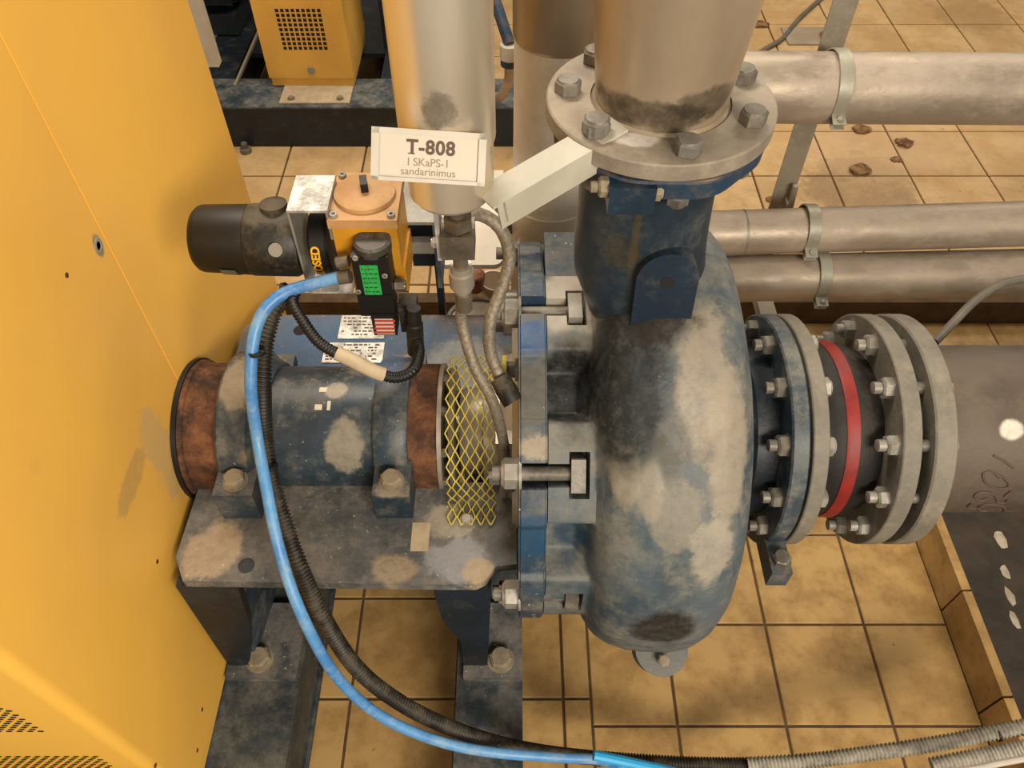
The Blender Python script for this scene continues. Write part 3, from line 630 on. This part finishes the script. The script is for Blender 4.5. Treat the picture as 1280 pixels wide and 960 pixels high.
# tag sign in front of the vessel
sg_c = at(536, 196, Y=.705); ux = Vector((1, 0, -.075)).normalized(); nrm = Vector((.06, -.80, .60)).normalized(); uy = nrm.cross(ux).normalized()
uy = -uy if uy.z < 0 else uy
sg = thing('equipment_tag', sg_c - uy*.03, 'white plastic equipment tag with brown print in front of the stainless cylinder', 'sign')
nz = ux.cross(uy)
wS, hS = .119, .053
obj('tag_body', obox(NB(), sg_c - nz*.004, ux, uy, nz, wS, hS, .008), M['white'], sg, bevel=.0015)
for (cx, cy, w, h) in ((0, hS/2-.003, wS, .006), (0, -hS/2+.002, wS, .004), (-wS/2+.004, 0, .008, hS), (wS/2-.004, 0, .008, hS)):
    obj('frame', obox(NB(), sg_c + ux*cx + uy*cy + nz*.0015, ux, uy, nz, w, h, .003), M['white'], sg, bevel=.0008)
obj('paper', obox(NB(), sg_c + nz*.0004, ux, uy, nz, wS-.018, hS-.012, .0008), M['paper'], sg)
text('T-808', .0195, sg_c+uy*.0085+ux*.002+nz*.001, ux, uy, M['ink'], sg, bold=.0006, depth=.0003, spacing=1.08)
for sx_ in (-.0215,): obj('serif', obox(NB(), sg_c+uy*.0022+ux*(sx_+.0036)+nz*.001, ux, uy, nz, .007, .0012, .0006), M['ink'], sg)
text('I SKaPS-1', .0115, sg_c-uy*.0065+nz*.001, ux, uy, M['ink2'], sg, depth=.0003)
text('sandarinimus', .0110, sg_c-uy*.0160+nz*.001, ux, uy, M['ink2'], sg, depth=.0003)
# white channel arm from flange bolt to vessel
a0 = Vector((.115, .838, 1.3625)); a1 = Vector((-.02, .748, 1.335)); dr = (a1-a0); L = dr.length; dr.normalize(); sd = dr.cross(Vector((0, 0, 1))).normalized(); upv = sd.cross(dr)
sd = sd if sd.y < 0 else -sd
br = thing('support_bracket', a0, 'off white channel arm reaching from the pipe flange to the stainless cylinder', 'bracket')
bm = NB(); obox(bm, (a0+a1)/2+upv*.001, dr, sd, upv, L+.03, .040, .003); obj('top_plate', bm, M['bracketwhite'], br)
bm = NB(); obox(bm, (a0+a1)/2+dr*.014+sd*.0185-upv*.018, dr, sd, upv, L-.01, .003, .035); obj('side_plate', bm, M['bracketwhite'], br)
bm = NB(); obox(bm, a1+dr*.0-sd*.0+upv*-.014, dr, sd, upv, .003, .040, .03); obj('end_plate', bm, M['bracketwhite'], br)
bolt(br, (DX+.118*math.cos(R_(-138)), DY+.118*math.sin(R_(-138)), 1.3655), (0, 0, 1), M['hexbolt'], .031, .016, 'head', 'bolt')
# ------------------------------------------------------------------ valve actuator group
YA = .97
ac = thing('valve_actuator', at(440, 330, Y=YA), 'valve actuator with black barrel, silver bracket and yellow box with a round lid', 'actuator')
c0, c1 = at(247, 298, Y=YA), at(362, 302, Y=YA); c1.z = c0.z-.004
rr = .0560
obj('barrel_cap', lathe(NB(), [(0, 0), (0, .045), (.006, .051), (.012, .053), (.085, .0555), (.085, 0)], c0, c1-c0, 48), M['black'], ac)
dd = (c1-c0).normalized()
obj('tape_band', lathe(NB(), [(.042, .0548), (.042, .0556), (.066, .0564), (.066, .0555)], c0, dd, 24, full=False, a0=PI*.1, a1=PI*.62), M['cable'], ac, label='grey tape patch')
obj('barrel_body', lathe(NB(), [(.0855, 0), (.0855, .0555), (.09, .0568), (.158, .0568), (.167, .052), (.167, 0)], c0, dd, 48), M['blackdusty'], ac)
q = at(340, 250, Y=YA+.012); obj('barrel_port', lathe(NB(), [(-.03, 0), (-.03, .021), (-.006, .021), (-.003, .015), (-.003, 0)], q, (0, .1, 1), 24), M['blackdusty'], ac)
dt = at(345, 312, Y=YA-.054); obj('round_label', cyl(NB(), dt, dt+Vector((0, -.004, .002)), .0105, n=24), M['dot'], ac, label='grey round label')
# silver U bracket
b0, b1 = at(385, 240, Y=YA+.0), at(385, 350, Y=YA)
zt, zb = 1.172, 1.010; xb0, xb1 = at(358, 265, Y=YA-.05).x, at(409, 265, Y=YA-.05).x
obj('bracket_top', B(xb0, xb1, YA-.05, YA+.035, zt, zt+.004), M['shinybr'], ac, bevel=.0015)
obj('bracket_leg', B(xb0, xb0+.0035, YA-.05, YA+.035, zb, zt-.0002), M['galv'], ac)
obj('bracket_leg', B(xb1-.0035, xb1, YA-.05, YA+.035, zt-.05, zt-.0002), M['galv'], ac)
obj('bracket_base', B(xb0+.004, xb1+.012, YA-.05, YA+.03, zb, zb+.004), M['shinybr'], ac, bevel=.001)
kx = at(391, 300, Y=YA-.05).x-.010
obj('indicator', lathe(NB(), [(-.012, 0), (-.012, .048), (-.008, .052), (.014, .052), (.018, .048), (.018, 0)], (kx+.010, YA+.0, c0.z-.006), (1, 0, .06), 40), M['black'], ac)
me = text_mesh('CLOSED', .0185, depth=.0004, bold=.0006)
for v in me.vertices:
    aa = -.10 + v.co.x/.0525; R2 = .0526 + v.co.z
    v.co = Vector((kx+.009-v.co.y, YA - R2*math.cos(aa), c0.z-.006 + R2*math.sin(aa))) - wloc(ac)
me.materials.append(M['letter']); o = bpy.data.objects.new('lettering', me); C.objects.link(o); o.parent = ac
# yellow box with round lid
bx = at(455, 285, Y=YA-.03); X0, X1 = at(413, 280, Y=YA-.04).x, at(499, 280, Y=YA-.04).x
Zt2 = at(455, 283, Y=YA-.05).z; Zb2 = Zt2-.085
bm = B(X0+.003, X1-.003, YA-.05, YA+.055, Zb2, Zt2); obj('box_body', bm, M['actyellow'], ac, bevel=.006)
bm = B(X0+.018, X1+.001, YA-.045, YA+.05, Zb2-.055, Zb2-.0005); obj('box_skirt', bm, M['actyellow'], ac, bevel=.004)
bm = B(X0, X1, YA-.056, YA+.060, Zt2+.0005, Zt2+.016); obj('box_lid', bm, M['actlid'], ac, bevel=.007)
lc_ = Vector(((X0+X1)/2-.002, YA+.004, Zt2+.0165)); obj('round_lid', lathe(NB(), [(0, 0), (0, .047), (.006, .046), (.009, .040), (.0095, 0)], lc_, (0, 0, 1), 48), M['actlid'], ac)
obj('indicator_knob', obox(NB(), lc_+Vector((0, .004, .016)), Vector((.98, .2, 0)), Vector((-.2, .98, 0)), Vector((0, 0, 1)), .011, .024, .016), M['black'], ac, bevel=.004)
for sx in (X0+.009, X1-.009):
    for sy in (YA-.046, YA+.050):
        o = obj('lid_screw', hollow(NB(), (sx, sy, Zt2+.015), (sx, sy, Zt2+.021), .0062, .003, 20, .0008), M['boltgray'], ac)
# solenoid valve
YS2 = YA-.092
s = thing('solenoid_valve', at(470, 390, Y=YS2), 'black solenoid valve with a green label hanging in front of the yellow actuator box', 'valve')
def slab(px0, py0, px1, py1, Yf, dep, name, m, par, slope=0, bev=.002):   # front-facing block between two picture heights
    a, b = at(px0, py0, Y=Yf), at(px1, py1, Y=Yf); return obj(name, B(a.x, b.x, Yf, Yf+dep, b.z, a.z), m, par, bevel=bev)
slab(438, 322, 492, 372, YS2, .045, 'body', M['black'], s, bev=.003)
a = at(463, 318, Y=YS2+.0); obj('top_cap', lathe(NB(), [(0, 0), (0, .028), (.014, .028), (.017, .024), (.017, 0)], (a.x, YS2+.026, a.z-.010), (0, 0, 1), 32), M['topcap'], s)
slab(446, 369, 494, 395, YS2-.002, .04, 'coil', M['black'], s, bev=.003)
slab(463, 393, 497, 419, YS2-.004, .034, 'connector', M['black'], s, bev=.002)
slab(449, 332, 478, 369, YS2-.0012, .001, 'green_label', M['green'], s, bev=0)
bm = NB(); a, b = at(449, 332, Y=YS2-.0012), at(478, 369, Y=YS2-.0012); random.seed(4)
for r in range(6):
    z = a.z-(r+.8)*(a.z-b.z)/6.6; x = a.x+.002
    while x < b.x-.006:
        w = random.uniform(.002, .006); box(bm, x, x+w, YS2-.0016, YS2-.0010, z-.0008, z+.0008); x += w+.002
o = obj('print', bm, M['dark'], s); o['kind'] = 'stuff'
slab(468, 399, 494, 418, YS2-.0052, .001, 'white_label', M['paper'], s, bev=0)
for r in range(4):
    a, b = at(468, 400+r*4.8, Y=YS2-.0058), at(494, 402.6+r*4.8, Y=YS2-.0058); obj('red_stripe', B(a.x, b.x, YS2-.0060, YS2-.0050, b.z, a.z), M['redlabel'], s)
for (px, py) in ((481, 344), (448, 364), (444, 322)):
    p = at(px, py, Y=YS2-.001); obj('screw', hollow(NB(), p, p+Vector((0, -.003, 0)), .0045, .0022, 20, .0005), M['boltgray'], s)
a, b = at(424, 347, Y=YS2), at(438, 345, Y=YS2); obj('push_fitting', cyl(NB(), a, b, .011, n=20), M['brass'], s)
a, b = at(421, 328, Y=YS2+.01), at(436, 326, Y=YS2+.01); obj('silencer', cyl(NB(), a, b, .009, n=20), M['brass'], s)
p = at(506, 357, Y=YS2+.02); bolt(s, (p.x-.015, p.y, p.z), (1, 0, 0), M['brass'], .018, .016, 'head', 'plug')
slab(497, 383, 524, 415, YS2+.005, .03, 'din_plug', M['blackdusty'], s, bev=.004)
a, b = at(517, 385, Y=YS2+.0), at(520, 440, Y=YS2-.01); obj('cable_gland', lathe(NB(), [(0, 0), (0, .011), (.03, .012), (.032, .014), ((b-a).length, .014), ((b-a).length, 0)], a, b-a, 20), M['blackdusty'], s)
# blue channel stand behind actuator
st = thing('blue_stand', at(530, 430, Y=1.10), 'blue steel channel stand behind the yellow actuator box', 'stand')
p0, p1 = at(503, 262, Y=1.06), at(548, 262, Y=1.06)
obj('top_plate', B(p0.x-.01, p1.x, 1.02, 1.16, p0.z, p0.z+.006), M['galv'], st, bevel=.001)
q0 = at(505, 300, Y=1.02)
obj('web_plate', B(p0.x, p1.x-.003, 1.10, 1.106, q0.z-.13, p0.z), M['bluedark'], st)
obj('channel_side', B(p1.x-.008, p1.x, 1.02, 1.10, q0.z-.11, p0.z-.0005), M['blue'], st)
obj('channel_side', B(p0.x-.006, p0.x, 1.02, 1.10, q0.z-.11, p0.z-.0005), M['blue'], st)
obj('cross_plate', B(p0.x, p1.x-.0085, 1.02, 1.035, q0.z-.03, q0.z-.005), M['galv'], st)
lx = at(554, 388, Y=1.27).x; obj('leg', B(lx-.008, lx+.006, 1.255, 1.28, 0, p0.z-.02), M['bluedark'], st)
obj('arm', B(p1.x+.0002, lx+.006, 1.06, 1.28, p0.z-.019, p0.z-.002), M['bluedark'], st)
# ------------------------------------------------------------------ hoses and conduits
def hose(name, pts, r, m, label, cat='hose', group=None, step=.012, n=10, par=None): return obj(name, tube(NB(), smooth(pts, step), r, n), M[m], par, label, cat, group)
PB = [(425, 346, YS2), (390, 355, .87), (358, 365, .86), (335, 382, .84), (322, 405, .82), (315, 440, .79), (314, 490, .755), (322, 550, .72), (333, 610, .66), (345, 670, .60), (362, 730, .545), (385, 785, .50), (415, 838, .465), (455, 880, .44), (500, 908, .42), (560, 930, .405), (620, 941, .40), (700, 947, .40), (750, 950, .40), (790, 962, .38), (860, 985, .36)]
BH = [at(x, y, Y=Y) for x, y, Y in PB]
hb = hose('blue_hose', BH, .0095, 'hoseblue', 'long blue air hose looping from the solenoid valve down across the bracket', step=.012, n=12)
def corr(name, pts, r, m, label, pitch=.0062, par=None, amp=.12, group=None, cat='conduit'):
    P = smooth(pts, pitch/4); return obj(name, tube(NB(), P, lambda i: r*(1+amp*(1, 1, -1, -1)[i % 4]), 12), M[m], par, label, cat if not par else None, group, angle=80)
PC = [(362, 366, .885), (345, 378, .87), (335, 395, .85), (326, 430, .82), (323, 480, .78), (325, 540, .745), (334, 600, .69), (352, 660, .63), (372, 715, .575), (400, 775, .525), (440, 835, .485), (490, 876, .455), (545, 905, .435), (610, 928, .425), (680, 942, .425), (760, 950, .425), (860, 956, .42), (950, 957, .42)]
CP = [at(x+5, y-1, Y=Y+.005) for x, y, Y in PC]
corr('corrugated_conduit', CP, .0132, 'conduit', 'black ribbed conduit running beside the blue hose down to the floor')
corr('corrugated_conduit', [at(x, y, Y=Y) for x, y, Y in ((935, 955.5, .42), (1010, 951, .42), (1100, 940, .43), (1180, 928, .44), (1250, 914, .45), (1330, 900, .46))], .0136, 'conduitgrey', 'dusty ribbed conduit, uppermost across the bottom right corner', .0075)
corr('corrugated_conduit', [at(x, y, Y=Y) for x, y, Y in ((1165, 958, .40), (1220, 947, .41), (1270, 938, .415), (1340, 922, .42))], .0150, 'conduitgrey', 'dusty ribbed conduit beneath the others in the bottom right corner', .0075)
hose('white_cable', [at(x, y, Y=Y) for x, y, Y in ((1165, 965, .37), (1210, 962, .375), (1260, 952, .38), (1330, 940, .385))], .006, 'white', 'pale cable under the ribbed conduits in the bottom right corner', 'cable')
hose('blue_hose', [at(x, y-4, Y=Y) for x, y, Y in ((742, 948, .388), (790, 958, .378), (850, 972, .366), (900, 990, .35))], .0095, 'hosecyan', 'short bright blue hose end at the bottom centre edge')
sc_ = [(370, 362, .87), (366, 378, .85), (378, 400, .83), (395, 424, .81), (412, 437, .80), (440, 450, .79), (470, 465, .785), (495, 472, .785), (517, 462, .80), (524, 440, .84), (520, 424, .865)]
S2 = [at(x, y, Y=Y) for x, y, Y in sc_]
lp = thing('solenoid_cable', S2[0], 'black ribbed cable loop with beige tape, hanging in front of the nameplates', 'cable')
corr('cable_sleeve', S2, .0088, 'black', None, .005, lp, .06)
sm = smooth([at(x, y, Y=Y) for x, y, Y in sc_[4:8]], .006); obj('tape_wrap', tube(NB(), sm[2:-3], .0112, 14), M['beige'], lp, label='beige tape wrap')
for (x, y, Y, d) in ((317, 440, .79, (0, .3, 1)), (333, 583, .70, (.15, -.3, -1)), (352, 364, .872, (1, 0, .2)), (620, 936, .41, (1, 0, 0)), (745, 949, .41, (1, 0, 0)), (1243, 918, .445, (1, .1, .1))):
    p = at(x+4, y, Y=Y); obj('cable_tie', hollow(NB(), p-Vector(d).normalized()*.003, p+Vector(d).normalized()*.003, .0135, .0115, 24, .0004), M['black'], label={317: 'black cable tie on the blue hose beside the left bearing clamp', 333: 'black cable tie on the blue hose above the left housing bolt', 352: 'black cable tie on the blue hose under the black actuator barrel', 620: 'black cable tie round hose and conduit at the bottom, left of centre', 745: 'black cable tie at the end of the blue hose, bottom centre', 1243: 'black cable tie round the dusty conduit in the bottom right corner'}[x], cat='cable tie')
hose('grey_cable', [at(x, y, Y=Y) for x, y, Y in ((1168, 428, 1.10), (1190, 405, 1.15), (1220, 375, 1.20), (1255, 354, 1.23), (1300, 348, 1.25), (1360, 350, 1.25))], .009, 'cable', 'grey cable arching behind the thick suction flange at the right edge', 'cable')
hose('floor_cable', [at(x, y, Z=ZS+.012) for x, y in ((935, 75), (958, 60), (978, 48), (1000, 22), (1030, -5), (1060, -30))], .010, 'cable', 'thin dark cable lying on the floor tiles behind the discharge pipe', 'cable')
# ------------------------------------------------------------------ right hand pipes with clamps and posts
GRP = 'horizontal pipes on the right'
def hpipe(px0, yl, px1, yr, Y, r, label, bend=None):
    a, b = at(px0, yl, Y=Y), at(px1, yr, Y=Y); d = (b-a).normalized(); b = b + d*.8
    t = thing('steel_pipe', (a.x, a.y, a.z-r), label, 'pipe', GRP)
    if bend:
        pts = [a+Vector(bend)] + [a+Vector(bend)*.35-d*.03] + [a, a+d*.06]
        P = smooth([a+Vector(bend), a+Vector(bend)*.3-d*.02, a+d*.03, a+d*.10], .01); obj('elbow', tube(NB(), P, r*1.01, 40), M['pipe'], t)
        obj('weld', hollow(NB(), a+d*.10, a+d*.106, r*1.02, r*.9), M['galv'], t); obj('straight_run', cyl(NB(), a+d*.106, b, r, n=48), M['pipe'], t)
    else: obj('straight_run', cyl(NB(), a, b, r, n=48), M['pipe'], t)
    return a, d, r
def clamp(px, py, Y, r, label):
    c = at(px, py, Y=Y); w = .032
    t = thing('pipe_clamp', (c.x, c.y, c.z-r), label, 'clamp', 'pipe clamps')
    obj('strap', hollow(NB(), c-Vector((w/2, 0, 0)), c+Vector((w/2, 0, 0)), r+.004, r+.0005, 48, .0008), M['clamp'], t)
    d = ring(0, 1, 112)-Vector((0, AX, AZ)); up = Vector((0, -d.z, d.y)); up = up if up.z > 0 else -up
    e = c + d*(r+.014)
    for k, s_ in ((0, .007), (1, -.009)):
        obj('ear', obox(NB(), e+up*s_, Vector((1, 0, 0)), d, up, w, .034, .003), M['clamp'], t, bevel=.0008)
    bolt(t, e+up*.0088+d*.004, up, M['clamp'], .013, .006, 'head', 'bolt'); obj('stud', cyl(NB(), e-up*.022+d*.004, e+up*.007+d*.004, .0035, n=12), M['clamp'], t)
Y1, Y2, Y3 = 1.75, 1.66, 1.60
hpipe(700, 108, 1300, 112, Y1, .082, 'thickest of the three horizontal pipes, beside the discharge flange')
hpipe(880, 292, 1300, 279, Y2, .060, 'middle of the three horizontal pipes, with an elbow behind the pump neck', (-.10, .06, .0))
hpipe(840, 350, 1300, 340, Y3, .064, 'lowest of the three horizontal pipes, behind the bellows')
clamp(1041, 108, Y1, .082, 'zinc strap clamp round the thickest horizontal pipe')
clamp(1009, 285, Y2, .060, 'zinc strap clamp round the middle horizontal pipe')
clamp(1022, 344, Y3, .064, 'zinc strap clamp round the lowest horizontal pipe')
def post(X, Y, z1, label, w=.05):
    bm = NB(); t = .006
    prism(bm, [(X, Y, ZS), (X+w, Y, ZS), (X+w, Y+t, ZS), (X+t, Y+t, ZS), (X+t, Y+w, ZS), (X, Y+w, ZS)], (0, 0, z1-ZS))
    return bm
bm = NB()
xp = .79; yp = 1.87
prism(bm, [(xp-.035, yp, ZS), (xp+.025, yp, ZS), (xp+.025, yp+.06, ZS), (xp+.019, yp+.06, ZS), (xp+.019, yp+.006, ZS), (xp-.035, yp+.006, ZS)], (0, 0, 1.6))
t = thing('support_post', (xp, yp, ZS), 'grey angle iron post behind the three horizontal pipes', 'post'); obj('angle_iron', bm, M['post'], t)
# brackets that carry pipes 2 and 3 off the post
obj('cross_arm', B(xp-.03, xp+.02, Y3-.02, yp, .14, .175), M['post'], t)
obj('rod', cyl(NB(), at(995, 232, Y=1.84), at(992, 250, Y=1.84)-Vector((0, 0, .05)), .008, n=12), M['post'], t); rq = at(993, 245, Y=1.84)
obj('rod_bracket', B(rq.x-.012, xp, 1.83, yp, rq.z-.03, rq.z-.02), M['post'], t)
p = at(1012, 45, Z=ZS); obj('floor_plate', B(p.x-.12, p.x+.12, p.y-.09, p.y+.07, ZS, ZS+.008), mat('floor_plate', '#a09282', '#95866f', 8, rough=.7, stains=[(at(1033, 48, Z=ZS), (.04, .06, .1), '#6a2f18', .5, .95)]), label='grey square plate with a rust spot on the floor at the top edge', cat='plate', bevel=.002)
for i, (px, py, sc) in enumerate(((1074, 214, .035), (1130, 180, .03), (1120, 200, .018), (950, 32, .03), (966, 250, .02), (1076, 155+8, .03))):
    p = at(px, py, Z=ZS); bm = NB(); bmesh.ops.create_icosphere(bm, subdivisions=2, radius=sc)
    for v in bm.verts: v.co = Vector((v.co.x*1.3, v.co.y, v.co.z*.4))*random.uniform(.75, 1.15) + p + Vector((0, 0, sc*.25))
    obj('debris', bm, M['stone'], label='small brown lump of debris on the raised tiled floor', cat='debris', group='debris on the raised floor')
# ------------------------------------------------------------------ vertical pale pipe behind
vp = thing('vertical_pipe', (.085, 1.45, 0), 'pale vertical pipe between the stainless cylinder and the discharge pipe', 'pipe')
obj('cladding', cyl(NB(), (.088, 1.45, .0), (.088, 1.45, .80), .091, n=48, ch=.001), M['clad'], vp, label='shiny metal cladding')
obj('seam', hollow(NB(), (.088, 1.45, .655), (.090, 1.45, .660), .0925, .085), M['clad'], vp)
obj('pipe_body', cyl(NB(), (.090, 1.45, .80), (.092, 1.45, 1.17), .088, n=48), M['whitepipe'], vp)
obj('upper_pipe', lathe(NB(), [(0, 0), (0, .089), (.006, .093), (.6, .095), (.6, 0)], (.094, 1.45, 1.171), (0, 0, 1), 48), M['dischpipe'], vp)
# pale cover panel left of cladding
zc = .75; a, b = at(545, 331, Z=zc), at(628, 331, Z=zc); r = .02; yb = a.y+.34
P = [(b.x, yb, zc), (a.x, yb, zc), (a.x, a.y, zc), (b.x-r, a.y, zc)] + [(b.x-r+r*math.sin(k*PI/12), a.y+r-r*math.cos(k*PI/12), zc) for k in range(1, 7)]
cp = thing('cover_panel', ((a.x+b.x)/2, a.y+.1, zc), 'pale flat panel with a rounded corner behind the small valve', 'panel')
obj('panel_sheet', prism(NB(), P, (0, 0, -.012)), M['whitepipe'], cp, bevel=.001)
obj('panel_arm', B(b.x-.05, .03, a.y+.15, a.y+.18, zc-.04, zc-.0125), M['post'], cp)
# round lid behind the plate
c = at(598, 402, Y=1.42); rl = .078
ld = thing('round_cover', (c.x, 1.42, 0), 'round pale metal cover with a dark rim and small holes behind the bracket', 'cover')
obj('drum', cyl(NB(), (c.x, 1.42, 0), (c.x, 1.42, c.z-.004), rl*.96, n=48), M['blackdusty'], ld)
obj('rim', hollow(NB(), (c.x, 1.42, c.z-.0035), (c.x, 1.42, c.z+.008), rl+.006, rl-.004, 64), M['hexbolt'], ld)
obj('lid', cyl(NB(), (c.x, 1.42, c.z-.0035), (c.x, 1.42, c.z+.002), rl-.0045, n=48), M['seal'], ld)
for (dx, dy) in ((.045, .035), (.0, .0), (-.04, .02), (.02, -.05)): obj('hole', cyl(NB(), (c.x+dx, 1.42+dy, c.z+.002), (c.x+dx, 1.42+dy, c.z+.0028), .007, n=16), M['dark'], ld)
p = at(593, 343, Y=1.53); obj('metal_scrap', lathe(NB(), [(-.05, 0), (-.05, .022), (0, .028), (.004, .024), (.0, 0)], p, (0, 0, 1), 20), M['copper'], label='small pot of coppery scrap behind the small valve', cat='pot')
p = at(618, 350, Y=1.56); obj('metal_cup', lathe(NB(), [(-.10, 0), (-.10, .035), (-.03, .04), (-.025, .043), (-.01, .043), (.0, .040), (.0, .036), (-.08, .03), (-.08, 0)], p, (.1, 0, 1), 32), M['clad'], label='shiny metal cup behind the looping braided hose', cat='cup')
for k in (p,): pass
# ------------------------------------------------------------------ background machine (top left)
bmn = thing('machinery_skid', (-.6, 2.95, ZS), 'dark blue steel base frame on the floor at the top left', 'frame')
Zb = .257
def rail(x0, x1, y0, y1, m='bluedark'): return obj('rail', B(x0, x1, y0, y1, ZS, Zb), M[m], bmn, bevel=.003)
rail(-1.6, .12, 2.70, 2.84, 'beamback'  if 'beamback' in M else 'bluedark')
obj('top_flange', B(-1.6, .12, 2.695, 2.90, Zb+.0005, Zb+.007), M['blue'], bmn, bevel=.001)
rail(-1.25, -1.10, 2.845, 4.2); rail(-.52, -.36, 2.845, 4.2); rail(-1.6, .12, 4.2, 4.32)
obj('deck', B(-1.095, -.525, 3.15, 4.19, Zb-.04, Zb-.02), M['bluedark'], bmn)
obj('rib_plate', prism(NB(), [(-1.085, 2.845, Zb), (-1.075, 2.845, Zb), (-.99, 3.2, Zb+.12), (-1.0, 3.2, Zb+.12)], (0, 0, .012)), M['post'], bmn)
mo = thing('dark_motor', (-1.3, 3.5, Zb), 'dark motor block on the blue base left of the small yellow guard', 'motor')
bm = lathe(NB(), [(0, 0), (0, .20), (.02, .22), (.55, .22), (.57, .20), (.57, 0)], (-1.68, 3.45, Zb+.30), (1, 0, 0), 48); obj('motor_body', bm, M['bluedark'], mo)
for k in range(10):
    a = -PI/2 + PI*k/9; d = Vector((0, math.cos(a+PI), math.sin(a+PI)*-1)); obj('fin', obox(NB(), Vector((-1.40, 3.45, Zb+.30))+d*.232, Vector((1, 0, 0)), d.cross(Vector((1, 0, 0))), d, .48, .006, .03), M['bluedark'], mo)
obj('motor_foot', B(-1.6, -1.15, 3.25, 3.65, Zb+.008, Zb+.09), M['bluedark'], mo, bevel=.005)
# yellow guard with square grille
YG = 2.84
g0, g1 = at(342, 117, Y=YG), at(446, 117, Y=YG)
gd = thing('machine_guard', ((g0.x+g1.x)/2, YG, Zb+.008), 'small yellow machine guard with a square-hole grille at the top left', 'guard')
zs = at(400, 97, Y=YG).z; dg = .36
obj('upper_guard', B(g0.x, g1.x, YG-.004, YG+dg, zs, 1.15), M['yellowback'], gd, bevel=.006)
obj('lower_guard', B(g0.x+.006, g1.x-.004, YG+.002, YG+dg, Zb+.0125, zs-.003), M['yellowback'], gd, bevel=.003)
a, b = at(349, 130, Z=Zb+.007), at(440, 117, Z=Zb+.007); obj('foot_plate', B(a.x, b.x, a.y, YG+.02, Zb+.0075, Zb+.012), M['beige'], gd)
for px in (364, 425): q = at(px, 123, Z=Zb+.013); bolt(gd, q, (0, 0, 1), M['boltdusty'], .022, .008, 'headw', 'bolt')
e0, e1 = at(343, 10, Y=YG-.004), at(412, 63, Y=YG-.004)
xl, xr = at(354, 63, Y=YG-.004).x, at(411, 63, Y=YG-.004).x; ztp, zbt = at(380, 10, Y=YG-.004).z, at(380, 63, Y=YG-.004).z
bm = NB(); nx, nzz = 9, 9; cwx, cwz = (xr-xl)/nx, (ztp-zbt)/nzz
for i in range(nx):
    for j in range(nzz): box(bm, xl+cwx*i+cwx*.17, xl+cwx*(i+1)-cwx*.17, YG-.0046, YG-.003, zbt+cwz*j+cwz*.17, zbt+cwz*(j+1)-cwz*.17)
o = obj('grille_holes', bm, M['dark'], gd, label='grid of square black holes'); o['kind'] = 'stuff'
q = at(389, 88, Y=YG-.005); obj('fixing_screw', cyl(NB(), q, q-Vector((0, .004, 0)), .014, n=24), M['dot'], gd)
# tall dark machine column right of the guard, and white post at far left
obj('machine_column', B(-.53, -.40, 3.15, 3.45, Zb, 1.3), M['bluedark'], label='dark upright block between the small yellow guard and the stainless cylinder', cat='machine', bevel=.005)
w0, w1 = at(262, 60, Y=2.66), at(270, 60, Y=2.66)
obj('white_post', B(w0.x-.03, w1.x+.006, 2.62, 2.66, at(262, 84, Y=2.62).z, 1.6), M['white'], label='narrow white upright strip beside the top right edge of the yellow cabinet', cat='post', bevel=.002)
p = at(308, 190, Z=ZS); obj('anchor_bolt', lathe(NB(), [(0, 0), (0, .022), (.018, .022), (.02, .012), (.04, .012), (.04, 0)], (p.x, p.y, ZS), (0, 0, 1), 12), M['hexbolt'], label='anchor bolt in the floor beside the yellow cabinet', cat='bolt')
# thin blue pole with white collar
a, b = at(637, 55, Y=2.62), at(612, -20, Y=2.75)
bp = thing('blue_pole', (a.x, a.y, ZS), 'thin blue pole with a white collar at the top centre', 'pole')
d = (b-a).normalized(); obj('pole', cyl(NB(), a, b+d*.6, .020, n=20), M['hoseblue2'] if 'hoseblue2' in M else M['blueflange'], bp)
obj('collar', cyl(NB(), a-Vector((0, 0, .05)), a, .034, n=24), M['white'], bp); obj('ring', cyl(NB(), a-Vector((0, 0, .075)), a-Vector((0, 0, .051)), .032, n=24), M['blueflange'], bp)
obj('lower_tube', tube(NB(), smooth([a-Vector((0, 0, .07)), at(636, 100, Y=2.64), at(628, 118, Y=2.66), at(620, 122, Y=2.72)], .02), .018, 12), M['pipe'], bp)
